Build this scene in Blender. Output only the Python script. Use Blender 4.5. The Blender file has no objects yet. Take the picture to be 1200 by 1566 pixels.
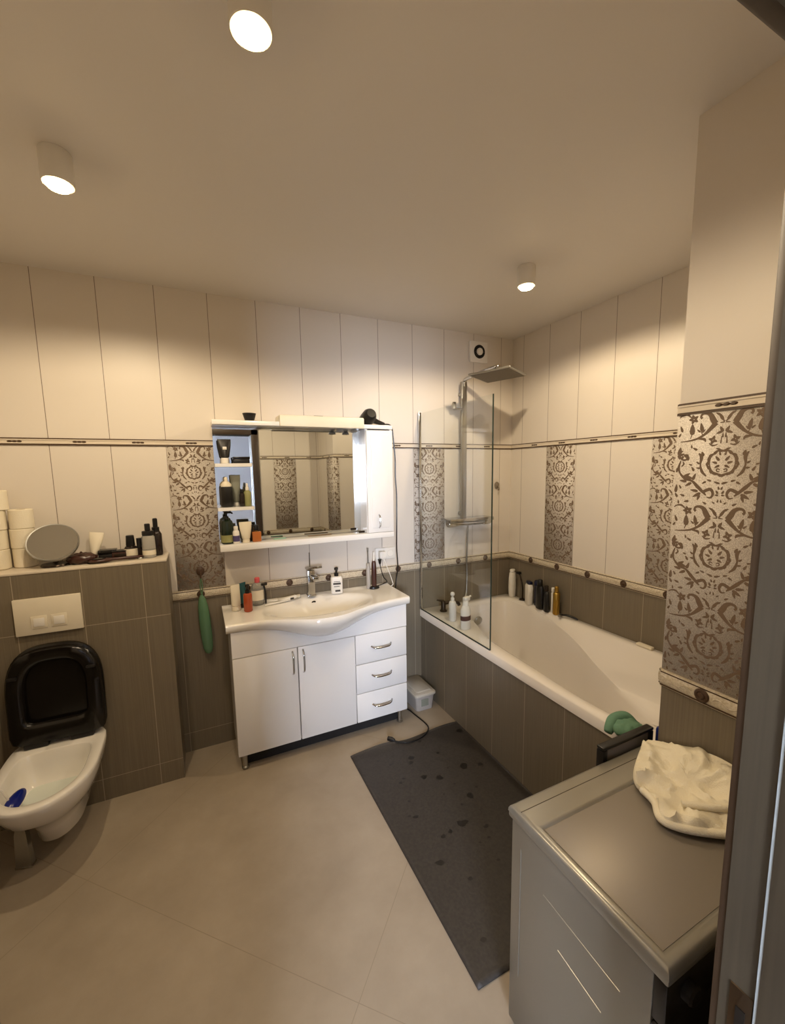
import bpy, bmesh, math, random
from mathutils import Vector, Matrix, Euler, noise
PI = math.pi
S = bpy.context.scene
COL = S.collection
rnd = random.Random(7)

# ------------------------------------------------------------------ materials
def lin(h):
    h = h.lstrip('#')
    out = []
    for i in (0, 2, 4):
        c = int(h[i:i+2], 16) / 255
        out.append(c / 12.92 if c <= .04045 else ((c + .055) / 1.055) ** 2.4)
    return (*out, 1)

def mat(name, col, rough=.5, metal=0., trans=0., ior=1.45, emit=None, es=0., coat=0., spec=None, noise_amt=0., noise_scale=20., bump=0., bump_scale=60., alpha=1.):
    m = bpy.data.materials.new(name); m.use_nodes = True
    nt = m.node_tree; b = nt.nodes['Principled BSDF']
    c = lin(col) if isinstance(col, str) else col
    b.inputs['Base Color'].default_value = c
    b.inputs['Roughness'].default_value = rough
    b.inputs['Metallic'].default_value = metal
    b.inputs['Transmission Weight'].default_value = trans
    b.inputs['IOR'].default_value = ior
    b.inputs['Coat Weight'].default_value = coat
    b.inputs['Alpha'].default_value = alpha
    if spec is not None: b.inputs['Specular IOR Level'].default_value = spec
    if emit:
        b.inputs['Emission Color'].default_value = lin(emit); b.inputs['Emission Strength'].default_value = es
    geo = None
    if noise_amt or bump:
        geo = nt.nodes.new('ShaderNodeTexCoord')
    if noise_amt:
        n = nt.nodes.new('ShaderNodeTexNoise'); n.inputs['Scale'].default_value = noise_scale; n.inputs['Detail'].default_value = 4
        nt.links.new(geo.outputs['Object'], n.inputs['Vector'])
        mx = nt.nodes.new('ShaderNodeMix'); mx.data_type = 'RGBA'
        mx.inputs['A'].default_value = tuple(v * (1 - noise_amt) for v in c[:3]) + (1,)
        mx.inputs['B'].default_value = tuple(min(1, v * (1 + noise_amt)) for v in c[:3]) + (1,)
        nt.links.new(n.outputs['Fac'], mx.inputs['Factor']); nt.links.new(mx.outputs['Result'], b.inputs['Base Color'])
    if bump:
        n2 = nt.nodes.new('ShaderNodeTexNoise'); n2.inputs['Scale'].default_value = bump_scale; n2.inputs['Detail'].default_value = 3
        nt.links.new(geo.outputs['Object'], n2.inputs['Vector'])
        bp = nt.nodes.new('ShaderNodeBump'); bp.inputs['Strength'].default_value = bump; bp.inputs['Distance'].default_value = .004
        nt.links.new(n2.outputs['Fac'], bp.inputs['Height']); nt.links.new(bp.outputs['Normal'], b.inputs['Normal'])
    return m

class NT:
    """small helper to write node graphs as expressions"""
    def __init__(s, m): s.nt = m.node_tree
    def n(s, t): return s.nt.nodes.new(t)
    def link(s, a, b): s.nt.links.new(a, b)
    def m(s, op, a, b=None, c=None):
        k = s.n('ShaderNodeMath'); k.operation = op
        for i, v in enumerate((a, b, c)):
            if v is None: continue
            if isinstance(v, (int, float)): k.inputs[i].default_value = v
            else: s.link(v, k.inputs[i])
        return k.outputs[0]
    def mix(s, f, a, b):
        k = s.n('ShaderNodeMix'); k.data_type = 'RGBA'
        for nm, v in (('Factor', f), ('A', a), ('B', b)):
            if isinstance(v, (int, float)): k.inputs[nm].default_value = v
            elif isinstance(v, tuple): k.inputs[nm].default_value = v
            else: s.link(v, k.inputs[nm])
        return k.outputs['Result']

LIGHT_TILE = '#d3cbc0'; GREY_TILE = '#716756'
def tile_mat(name, axis, off, rows, zsplit=.942, w=.25):
    """wall tiles: pale above zsplit, ribbed grey below; vertical joints each w along axis (joint at off), horizontal joints at rows"""
    m = bpy.data.materials.new(name); m.use_nodes = True
    g = NT(m); b = m.node_tree.nodes['Principled BSDF']
    tc = g.n('ShaderNodeTexCoord'); sp = g.n('ShaderNodeSeparateXYZ'); g.link(tc.outputs['Object'], sp.inputs[0])
    a = sp.outputs['XYZ'.index(axis)]; z = sp.outputs[2]
    f = g.m('FRACT', g.m('DIVIDE', g.m('SUBTRACT', a, off), w))
    d = g.m('MULTIPLY', g.m('MINIMUM', f, g.m('SUBTRACT', 1, f)), w)
    joint = g.m('LESS_THAN', d, .0014)
    for r in rows:
        joint = g.m('MAXIMUM', joint, g.m('LESS_THAN', g.m('ABSOLUTE', g.m('SUBTRACT', z, r)), .0014))
    up = g.m('GREATER_THAN', z, zsplit)
    # fine upright ribbing of the grey tile
    mp = g.n('ShaderNodeMapping'); mp.inputs['Scale'].default_value = (260, 260, 3) 
    g.link(tc.outputs['Object'], mp.inputs['Vector'])
    ns = g.n('ShaderNodeTexNoise'); ns.inputs['Scale'].default_value = 1; ns.inputs['Detail'].default_value = 3
    g.link(mp.outputs['Vector'], ns.inputs['Vector'])
    gc = lin(GREY_TILE)
    grey = g.mix(ns.outputs['Fac'], tuple(v * .72 for v in gc[:3]) + (1,), tuple(v * 1.28 for v in gc[:3]) + (1,))
    pale = lin(LIGHT_TILE)
    colr = g.mix(up, grey, pale)
    gro = g.mix(up, lin('#a09482'), lin('#75695c'))
    fin = g.mix(joint, colr, gro)
    g.link(fin, b.inputs['Base Color'])
    g.link(g.m('ADD', g.m('MULTIPLY', up, .04), .38), b.inputs['Roughness']); b.inputs['Specular IOR Level'].default_value = .35
    bp = g.n('ShaderNodeBump'); bp.inputs['Strength'].default_value = .35; bp.inputs['Distance'].default_value = .001
    hgt = g.m('SUBTRACT', g.m('MULTIPLY', g.m('MULTIPLY', ns.outputs['Fac'], .35), g.m('SUBTRACT', 1, up)), joint)
    g.link(hgt, bp.inputs['Height']); g.link(bp.outputs['Normal'], b.inputs['Normal'])
    return m

def floor_mat():
    m = bpy.data.materials.new('floor_tiles'); m.use_nodes = True
    g = NT(m); b = m.node_tree.nodes['Principled BSDF']
    tc = g.n('ShaderNodeTexCoord'); sp = g.n('ShaderNodeSeparateXYZ'); g.link(tc.outputs['Object'], sp.inputs[0])
    x = g.m('ADD', sp.outputs[0], 1.887); y = g.m('ADD', sp.outputs[1], 1.531)
    k = .7071 / 1.2
    u = g.m('MULTIPLY', g.m('ADD', x, y), k); v = g.m('MULTIPLY', g.m('SUBTRACT', x, y), k)
    ds = []
    for q in (u, v):
        f = g.m('FRACT', q); ds.append(g.m('MULTIPLY', g.m('MINIMUM', f, g.m('SUBTRACT', 1, f)), 1.2))
    joint = g.m('LESS_THAN', g.m('MINIMUM', *ds), .0012)
    n1 = g.n('ShaderNodeTexNoise'); n1.inputs['Scale'].default_value = 3.2; n1.inputs['Detail'].default_value = 7; n1.inputs['Roughness'].default_value = .62
    g.link(tc.outputs['Object'], n1.inputs['Vector'])
    r = g.n('ShaderNodeValToRGB'); g.link(n1.outputs['Fac'], r.inputs['Fac'])
    r.color_ramp.elements[0].position = .3; r.color_ramp.elements[0].color = lin('#918472')
    r.color_ramp.elements[1].position = .72; r.color_ramp.elements[1].color = lin('#a39683')
    fin = g.mix(joint, r.outputs['Color'], lin('#8a7d6b'))
    g.link(fin, b.inputs['Base Color']); b.inputs['Roughness'].default_value = .5
    bp = g.n('ShaderNodeBump'); bp.inputs['Strength'].default_value = .2; bp.inputs['Distance'].default_value = .001
    g.link(g.m('SUBTRACT', g.m('MULTIPLY', n1.outputs['Fac'], .3), joint), bp.inputs['Height']); g.link(bp.outputs['Normal'], b.inputs['Normal'])
    return m

def speckle_mat(name, c1, c2, scale, rough=.45, lo=.4, hi=.6, bump=0.):
    m = bpy.data.materials.new(name); m.use_nodes = True
    g = NT(m); b = m.node_tree.nodes['Principled BSDF']
    tc = g.n('ShaderNodeTexCoord'); n1 = g.n('ShaderNodeTexNoise'); n1.inputs['Scale'].default_value = scale; n1.inputs['Detail'].default_value = 3
    g.link(tc.outputs['Object'], n1.inputs['Vector'])
    r = g.n('ShaderNodeValToRGB'); g.link(n1.outputs['Fac'], r.inputs['Fac'])
    r.color_ramp.elements[0].position = lo; r.color_ramp.elements[0].color = lin(c1)
    r.color_ramp.elements[1].position = hi; r.color_ramp.elements[1].color = lin(c2)
    g.link(r.outputs['Color'], b.inputs['Base Color']); b.inputs['Roughness'].default_value = rough
    if bump:
        bp = g.n('ShaderNodeBump'); bp.inputs['Strength'].default_value = bump; bp.inputs['Distance'].default_value = .002
        g.link(n1.outputs['Fac'], bp.inputs['Height']); g.link(bp.outputs['Normal'], b.inputs['Normal'])
    return m

def wood_mat(name, c1, c2, rough=.45):
    m = bpy.data.materials.new(name); m.use_nodes = True
    g = NT(m); b = m.node_tree.nodes['Principled BSDF']
    tc = g.n('ShaderNodeTexCoord'); mp = g.n('ShaderNodeMapping'); mp.inputs['Scale'].default_value = (90, 90, 2.5)
    g.link(tc.outputs['Object'], mp.inputs['Vector'])
    n1 = g.n('ShaderNodeTexNoise'); n1.inputs['Scale'].default_value = 1; n1.inputs['Detail'].default_value = 5
    g.link(mp.outputs['Vector'], n1.inputs['Vector'])
    g.link(g.mix(n1.outputs['Fac'], lin(c1), lin(c2)), b.inputs['Base Color']); b.inputs['Roughness'].default_value = rough
    return m

M = {}
M['ceil'] = mat('ceiling_paint', '#dad5ce', .55)
M['tile_back'] = tile_mat('wall_tiles_back', 'X', -.113, (.115,))
M['tile_right'] = tile_mat('wall_tiles_right', 'Y', -.116, (.115,))
M['tile_pier'] = tile_mat('wall_tiles_pier', 'Y', -1.775, (.115,))
M['tile_front'] = tile_mat('wall_tiles_front', 'X', -1.43, (.115,))
M['tile_box'] = tile_mat('cistern_box_tiles', 'X', -.001, (.115, .913), zsplit=3)
M['tile_apron'] = tile_mat('bath_apron_tiles', 'Y', -.32, (), zsplit=3)
M['floor'] = floor_mat()
M['deco'] = speckle_mat('damask_ground', '#a0968a', '#d2cabf', 420, .6, .35, .62)
M['damask'] = mat('damask_ink', '#6b5846', .65, noise_amt=.3, noise_scale=300)
M['trim_cream'] = speckle_mat('border_cream', '#b3a68f', '#c8bda8', 140, .35, .38, .6, bump=.5)
M['trim_plain'] = mat('border_pale', '#cfc4b2', .3)
M['trim_dark'] = mat('border_brown', '#4a3726', .4)
M['knob_brown'] = mat('rosette_brown', '#493526', .35, bump=.5, bump_scale=140)
M['white'] = mat('white_lacquer', '#e4e2df', .18, coat=.3)
M['whitepl'] = mat('white_plastic', '#dedad2', .35)
M['cream'] = mat('cream_plastic', '#d8cfba', .4)
M['ceramic'] = mat('white_ceramic', '#e2ded6', .1, coat=.5)
M['acrylic'] = mat('white_acrylic', '#ded8d0', .14, coat=.3)
M['chrome'] = mat('chrome', '#c9c9c9', .12, 1.)
M['chrome_dull'] = mat('satin_chrome', '#a9a8a4', .3, 1.)
M['mirror'] = mat('mirror_silver', '#dfe2e0', .015, 1.)
M['glass'] = None
M['black'] = mat('black_plastic', '#141211', .35)
M['blackgloss'] = mat('black_gloss', '#100d0b', .2)
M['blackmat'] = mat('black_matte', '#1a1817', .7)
M['rubber'] = speckle_mat('mat_rubber', '#2b2622', '#35302a', 90, .6, .35, .65, bump=.3)
M['wet'] = mat('mat_wet_patch', '#171411', .4)
M['silver'] = mat('silver_grey_paint', '#918d82', .3, .6)
M['silver_lid'] = mat('silver_grey_lid', '#857d72', .42, .35)
M['towel'] = mat('white_cotton', '#ded5bd', .9, bump=.5, bump_scale=320)
M['paper'] = mat('toilet_paper', '#e2d9c3', .95, bump=.3, bump_scale=200)
M['card'] = mat('cardboard', '#8d775a', .9)
M['wood'] = wood_mat('door_frame_wood', '#28221a', '#4b4436')
M['wooddark'] = wood_mat('door_frame_edge', '#2b1f15', '#3d2e20')
M['brass'] = mat('lock_metal', '#5d4d3c', .35, .9)
M['greencloth'] = mat('green_rubber', '#5b7f66', .8, bump=.5, bump_scale=60)
M['blue'] = mat('blue_plastic', '#1b2a6b', .3)
M['bluegel'] = mat('blue_gel', '#0d1c72', .15)
M['greenglass'] = mat('green_plastic', '#5b7f60', .2, trans=.1)
M['water'] = mat('toilet_water', '#d3dad2', .05, coat=.5)
M['orange'] = mat('orange_liquid', '#b5522c', .15, trans=.25)
M['amber'] = mat('amber_perfume', '#d98343', .08, trans=.45)
M['teal'] = mat('teal_tube', '#1f4a4e', .35)
M['red'] = mat('pink_red_cap', '#c8555a', .4)
M['clear'] = mat('clear_plastic', '#e8e8e4', .08, trans=.8, ior=1.3)
M['smoke'] = mat('dark_glass', '#2a1f1a', .1, trans=.3)
M['navy'] = mat('navy_plastic', '#171a33', .3)
M['gold'] = mat('gold_metal', '#b08c3e', .28, .9)
M['brownpl'] = mat('dark_red_brown', '#3a1f17', .3)
M['bottlegreen'] = mat('dark_green_bottle', '#1d2a1d', .2, trans=.2)
M['olive'] = mat('olive_lotion', '#8b8a5a', .3)
M['bronze'] = mat('dark_bronze', '#3b3128', .3, .8)
M['greytube'] = mat('grey_green_tube', '#7d7f72', .4)
M['purple'] = mat('purple_label', '#4a4068', .5)
M['ink'] = mat('label_ink', '#3a3632', .6)
M['labelred'] = mat('dark_red_label', '#4d2a25', .5)
M['trans_box'] = mat('frosted_box', '#b3aca4', .35, trans=.25)
M['boxlid'] = mat('frosted_lid', '#bdb5a6', .4)
M['halpaint'] = mat('hall_paint', '#c9cbd0', .8)
M['hallfloor'] = wood_mat('hall_floor_wood', '#7b6650', '#9b866c')
M['lamp'] = mat('lamp_glow', '#ffffff', .5, emit='#ffdca0', es=60)
M['sky'] = mat('window_sky', '#ffffff', .5, emit='#dfe8fb', es=88)
M['towelgrey'] = mat('grey_cloth', '#6f665b', .9)
M['greengel'] = mat('green_sachet', '#8fb7a0', .4)
def glass_mat():
    m = bpy.data.materials.new('clear_glass'); m.use_nodes = True
    nt = m.node_tree; nt.nodes.remove(nt.nodes['Principled BSDF'])
    out = nt.nodes['Material Output']
    t = nt.nodes.new('ShaderNodeBsdfTransparent'); t.inputs['Color'].default_value = (.95, .965, .96, 1)
    gl = nt.nodes.new('ShaderNodeBsdfGlossy'); gl.inputs['Roughness'].default_value = .02; gl.inputs['Color'].default_value = (1, 1, 1, 1)
    fr = nt.nodes.new('ShaderNodeMapRange'); lw = nt.nodes.new('ShaderNodeLayerWeight'); lw.inputs['Blend'].default_value = .5
    pw = nt.nodes.new('ShaderNodeMath'); pw.operation = 'POWER'; pw.inputs[1].default_value = 4
    nt.links.new(lw.outputs['Facing'], pw.inputs[0]); nt.links.new(pw.outputs[0], fr.inputs['Value'])
    fr.inputs['To Min'].default_value = .03; fr.inputs['To Max'].default_value = .7
    mx = nt.nodes.new('ShaderNodeMixShader')
    nt.links.new(fr.outputs[0], mx.inputs[0]); nt.links.new(t.outputs[0], mx.inputs[1]); nt.links.new(gl.outputs[0], mx.inputs[2])
    nt.links.new(mx.outputs[0], out.inputs['Surface'])
    return m
M['glass'] = glass_mat()
M['glassedge'] = mat('glass_edge', '#2e3a33', .2)

# ------------------------------------------------------------------ mesh builder
class MB:
    def __init__(s): s.bm = bmesh.new()
    def _f(s, vs, mi=0):
        try:
            f = s.bm.faces.new(vs); f.material_index = mi; return f
        except ValueError: return None
    def box(s, x0, x1, y0, y1, z0, z1, bev=0., seg=2, mi=0, R=None):
        t = bmesh.new(); bmesh.ops.create_cube(t, size=1)
        for v in t.verts:
            v.co = Vector(((x0+x1)/2 + v.co.x*(x1-x0), (y0+y1)/2 + v.co.y*(y1-y0), (z0+z1)/2 + v.co.z*(z1-z0)))
        if bev: bmesh.ops.bevel(t, geom=t.edges[:], offset=bev, segments=seg, profile=.5, affect='EDGES')
        s.merge(t, mi, R); return s
    def merge(s, t, mi=None, R=None):
        mp = {}
        for v in t.verts: mp[v] = s.bm.verts.new(R @ v.co if R else v.co)
        for f in t.faces: s._f([mp[v] for v in f.verts], f.material_index if mi is None else mi)
        t.free()
    def loft(s, rings, closed=True, cap0=True, cap1=True, mi=0, R=None):
        rr = [[s.bm.verts.new(R @ Vector(p) if R else Vector(p)) for p in r] for r in rings]
        n = len(rr[0])
        for a, b in zip(rr, rr[1:]):
            for i in range(n if closed else n - 1):
                j = (i + 1) % n; s._f([a[i], a[j], b[j], b[i]], mi)
        if cap0: s._f(rr[0][::-1], mi)
        if cap1: s._f(rr[-1], mi)
        return s
    def lathe(s, prof, c=(0, 0, 0), seg=24, sx=1, sy=1, mi=0, R=None, cap0=True, cap1=True):
        c = Vector(c)
        rings = [[c + Vector((max(r, 1e-4)*sx*math.cos(2*PI*i/seg), max(r, 1e-4)*sy*math.sin(2*PI*i/seg), z)) for i in range(seg)] for r, z in prof]
        return s.loft(rings, True, cap0, cap1, mi, R)
    def tube(s, pts, r, seg=10, mi=0, cap=True, flat=1.):
        pts = [Vector(p) for p in pts]; n = len(pts)
        rs = r if isinstance(r, (list, tuple)) else [r]*n
        t0 = (pts[1]-pts[0]).normalized()
        up = Vector((0, 0, 1)) if abs(t0.z) < .9 else Vector((1, 0, 0))
        a = t0.cross(up).normalized(); rings = []
        for i, p in enumerate(pts):
            t = (pts[min(i+1, n-1)] - pts[max(i-1, 0)]).normalized()
            a = (a - t*a.dot(t)).normalized(); b = t.cross(a)
            rings.append([p + a*rs[i]*math.cos(2*PI*k/seg) + b*rs[i]*flat*math.sin(2*PI*k/seg) for k in range(seg)])
        return s.loft(rings, True, cap, cap, mi)
    def grid(s, nu, nv, f, mi=0):
        vv = [[s.bm.verts.new(f(i/nu, j/nv)) for j in range(nv+1)] for i in range(nu+1)]
        for i in range(nu):
            for j in range(nv): s._f([vv[i][j], vv[i+1][j], vv[i+1][j+1], vv[i][j+1]], mi)
        return vv
    def build(s, name, mats, parent=None, ang=38, world=True, recalc=True):
        bm = s.bm
        if recalc: bmesh.ops.recalc_face_normals(bm, faces=bm.faces[:])
        for f in bm.faces: f.smooth = True
        for e in bm.edges:
            if len(e.link_faces) == 2 and e.calc_face_angle(0) > math.radians(ang): e.smooth = False
        if parent is not None and world:
            o = parent; off = Vector((0, 0, 0))
            while o is not None: off += o.location; o = o.parent
            for v in bm.verts: v.co -= off
        me = bpy.data.meshes.new(name); bm.to_mesh(me); bm.free()
        for m in (mats if isinstance(mats, (list, tuple)) else [mats]): me.materials.append(m)
        o = bpy.data.objects.new(name, me); COL.objects.link(o)
        if parent is not None: o.parent = parent
        return o

def smooth_path(pts, sub=8):
    P = [Vector(p) for p in pts]; out = []
    for i in range(len(P)-1):
        p0, p1, p2, p3 = P[max(i-1, 0)], P[i], P[i+1], P[min(i+2, len(P)-1)]
        for k in range(sub):
            t = k/sub
            out.append(.5*((2*p1)+(-p0+p2)*t+(2*p0-5*p1+4*p2-p3)*t*t+(-p0+3*p1-3*p2+p3)*t**3))
    out.append(P[-1]); return out

def thing(name, label, cat, loc=(0, 0, 0), rot=(0, 0, 0), group=None):
    o = bpy.data.objects.new(name, None); COL.objects.link(o); o.empty_display_size = .05
    o.location = loc; o.rotation_euler = rot; o['label'] = label; o['category'] = cat
    if group: o['group'] = group
    return o
def tag(o, label, cat, group=None):
    o['label'] = label; o['category'] = cat
    if group: o['group'] = group
    return o
def struct(o, label=None, cat=None):
    o['kind'] = 'structure'
    if label: o['label'] = label; o['category'] = cat
    return o
def sm(a, b, x):
    t = max(0, min(1, (x-a)/(b-a))); return t*t*(3-2*t)

# ------------------------------------------------------------------ room constants
H = 2.585; PX = -.90; PY = -1.78; FY = -2.34; LX = -3.35; BX = -2.393; BY = -.218; BZ = 1.199
OX0, OX1, OH = -2.335, -1.66, 2.03           # door opening
HY = -5.4; HX0, HX1 = -4.3, -.4

b = MB(); b.box(LX-.1, .1, FY-.12, .1, -.1, 0); struct(b.build('floor', M['floor']), 'beige stone-look floor tiles laid diagonally', 'floor')
b = MB(); b.box(LX-.1, .1, FY-.12, .1, H, H+.1); struct(b.build('ceiling', M['ceil']), 'plain painted bathroom ceiling with three spotlights', 'ceiling')
b = MB(); b.box(LX-.1, .1, 0, .1, 0, H); wall_back = struct(b.build('wall_back', M['tile_back']), 'tiled wall behind the vanity, pale above and grey below', 'wall')
b = MB(); b.box(0, .1, PY, 0, 0, H); wall_right = struct(b.build('wall_right', M['tile_right']), 'tiled wall along the long side of the bathtub', 'wall')
b = MB(); b.box(PX, .1, FY-.12, PY, 0, H); wall_pier = struct(b.build('wall_near_right', M['tile_pier']), 'tiled pier at the foot of the tub beside the washing machine', 'wall')
b = MB(); b.box(LX-.1, LX, FY-.12, 0, 0, H); struct(b.build('wall_left', M['tile_right']), 'tiled wall on the toilet side', 'wall')
b = MB(); b.box(LX, OX0-.02, FY-.12, FY, 0, H); b.box(OX1+.02, PX, FY-.12, FY, 0, H); b.box(OX0-.02, OX1+.02, FY-.12, FY, OH+.02, H)
wall_front = struct(b.build('wall_front', M['tile_front']), 'tiled wall with the doorway, seen in the mirror', 'wall')

# toilet cistern box with a white ledge
b = MB(); b.box(LX, BX, BY, -.0005, 0, BZ-.012, mi=0); b.box(LX, BX+.002, BY-.003, -.0005, BZ-.012, BZ, bev=.003, mi=1)
struct(b.build('wall_cistern_box', [M['tile_box'], M['trim_plain']]), 'grey tiled cistern box with white ledge behind the toilet', 'wall')
# bath apron
b = MB(); b.box(-.83+.015, -.78, PY+.001, -.001, 0, .5695); struct(b.build('wall_bath_apron', M['tile_apron']), 'grey tiled panel in front of the bathtub', 'wall')

# hall behind the camera (seen in the mirror, lit by its window)
b = MB(); b.box(HX0, HX1, HY, FY-.12, -.1, 0); struct(b.build('floor_hall', M['hallfloor']))
b = MB(); b.box(HX0, HX1, HY, FY-.12, H, H+.1); struct(b.build('ceiling_hall', M['halpaint']))
b = MB(); b.box(HX0-.1, HX0, HY, FY-.12, 0, H); struct(b.build('wall_hall_left', M['halpaint']))
b = MB(); b.box(HX1, HX1+.1, HY, FY-.12, 0, H); struct(b.build('wall_hall_right', M['halpaint']))
WX0, WX1, WZ0, WZ1 = -3.75, -2.75, .95, 2.2
b = MB(); b.box(HX0-.1, WX0, HY-.1, HY, 0, H); b.box(WX1, HX1+.1, HY-.1, HY, 0, H); b.box(WX0, WX1, HY-.1, HY, 0, WZ0); b.box(WX0, WX1, HY-.1, HY, WZ1, H)
struct(b.build('wall_hall_back', M['halpaint']))
b = MB(); b.box(HX0, LX-.1, FY-.12, FY, 0, H); b.box(.1, HX1+.1, FY-.12, FY, 0, H)
b.bm.free()
win = thing('window_1', 'white framed hall window full of daylight', 'window', ((WX0+WX1)/2, HY-.05, WZ0)); win['kind'] = 'structure'
b = MB()
for x0, x1, z0, z1 in ((WX0, WX0+.05, WZ0, WZ1), (WX1-.05, WX1, WZ0, WZ1), (WX0, WX1, WZ0, WZ0+.05), (WX0, WX1, WZ1-.05, WZ1), (-3.27, -3.22, WZ0, WZ1)):
    b.box(x0, x1, HY-.08, HY-.02, z0, z1)
b.build('window_frame', M['white'], win)
b = MB(); b.box(WX0+.02, WX1-.02, HY-.07, HY-.06, WZ0+.02, WZ1-.02); b.build('window_pane', M['sky'], win)

# ------------------------------------------------------------------ borders
def border_low(name, fr, to, out, knobs, ends=(0, 0)):
    """raised cream border z .915-.969 along fr->to (2D), out = 2D outward normal"""
    fr, to, out = Vector(fr), Vector(to), Vector(out)
    b = MB(); d = (to-fr)
    prof = [(0, .913), (.006, .913), (.009, .917), (.008, .921), (.012, .928), (.013, .942), (.012, .955), (.008, .961), (.010, .964), (.009, .969), (0, .970)]
    rings = [[(*(p + out*o), z) for o, z in prof] for p in (fr, to)]
    b.loft(rings, True, True, True, 0)
    for z, hh in ((.9195, .0018), (.9625, .0018)):
        b.loft([[(*(p + out*o), z+s*hh) for o, s in ((.004, -1), (.0105, -1), (.0105, 1), (.004, 1))] for p in (fr, to)], True, True, True, 1)
    L = d.length; t = d.normalized()
    for k in knobs:
        c2 = fr + t*k
        Rm = Matrix.Translation((*(c2 + out*.010), .942)) @ Vector((*out, 0)).to_track_quat('Z', 'Y').to_matrix().to_4x4()
        b.lathe([(.019, 0), (.021, .004), (.018, .008), (.013, .009), (.011, .007), (.008, .011), (0, .013)], seg=18, mi=2, R=Rm)
    # scroll relief left and right of each rosette
    q = 0.0
    ks = list(knobs)
    for k in ks:
        for sgn in (-1, 1):
            pts = []
            for i in range(15):
                u = i/14; pts.append((*(fr + t*(k + sgn*(.03+.075*u)) + out*.0135), .942 + .008*math.sin(u*2.6*PI)*(1-.5*u)))
            if 0 < k + sgn*.11 < L: b.tube(pts, [.0022*(1-.6*i/14) for i in range(15)], 5, 0)
    return struct(b.build(name, [M['trim_cream'], M['trim_dark'], M['knob_brown']]), None)
def border_mid(name, fr, to, out, orn):
    fr, to, out = Vector(fr), Vector(to), Vector(out); b = MB()
    z0, z1 = 1.7716, 1.806
    def bar(za, zb, o, mi):
        b.loft([[(*(p + out*oo), z) for oo, z in ((0, za), (o, za), (o, zb), (0, zb))] for p in (fr, to)], True, True, True, mi)
    bar(z0, z0+.007, .007, 1); bar(z0+.007, z0+.012, .009, 0); bar(z0+.012, z1-.011, .006, 0); bar(z1-.011, z1-.006, .009, 0); bar(z1-.006, z1, .007, 1)
    t = (to-fr).normalized()
    for k in orn:
        c2 = fr + t*k
        Rm = Matrix.Translation((*(c2 + out*.006), 1.7885)) @ Vector((*out, 0)).to_track_quat('Z', 'Y').to_matrix().to_4x4()
        for dx, r in ((-.018, .006), (0, .006), (.018, .006)):
            c = c2 + t*dx + out*.006
            ring = []
            for kk in range(12):
                a = 2*PI*kk/12; ring.append((t*math.cos(a)*r*1.7, math.sin(a)*r*.8))
            b.loft([[(*(c + p[0]), 1.7885 + p[1]) for p in ring], [(*(c + p[0]*.6 + out*.004), 1.7885 + p[1]*.6) for p in ring]], True, True, True, 1)
    return struct(b.build(name, [M['trim_plain'], M['trim_dark']]), None)
# back wall (from the cistern box to the corner), right wall, pier faces, front wall
n25 = lambda a, s, L: [v for v in [a + .25*i for i in range(40)] if s < v < L]
border_low('trim_1', (BX+.001, 0), (0, 0), (0, -1), n25(abs(BX)-2.25-.0, .02, 2.39))
border_low('trim_2', (0, 0), (0, PY), (-1, 0), n25(.25, .02, 1.77))
border_low('trim_3', (PX, PY), (PX, FY), (-1, 0), n25(.125, .02, .55))
border_low('trim_4', (PX-.0, PY), (-.0, PY), (0, 1), n25(.15, .02, .88))
border_low('trim_5', (PX, FY), (OX1+.09, FY), (0, 1), n25(.125, .02, .64))
border_mid('trim_6', (LX, 0), (0, 0), (0, -1), n25(abs(LX)-3.24, .03, 3.33))
border_mid('trim_7', (0, 0), (0, PY), (-1, 0), n25(.25, .03, 1.76))
border_mid('trim_8', (PX, PY), (PX, FY), (-1, 0), n25(.125, .03, .55))
border_mid('trim_9', (PX, PY), (0, PY), (0, 1), n25(.15, .03, .88))
border_mid('trim_10', (PX, FY), (OX1+.09, FY), (0, 1), n25(.125, .03, .64))

border_low('trim_11', (LX, FY), (LX, BY), (1, 0), n25(.125, .03, 2.1)); border_mid('trim_12', (LX, FY), (LX, 0), (1, 0), n25(.125, .03, 2.3))
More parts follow.
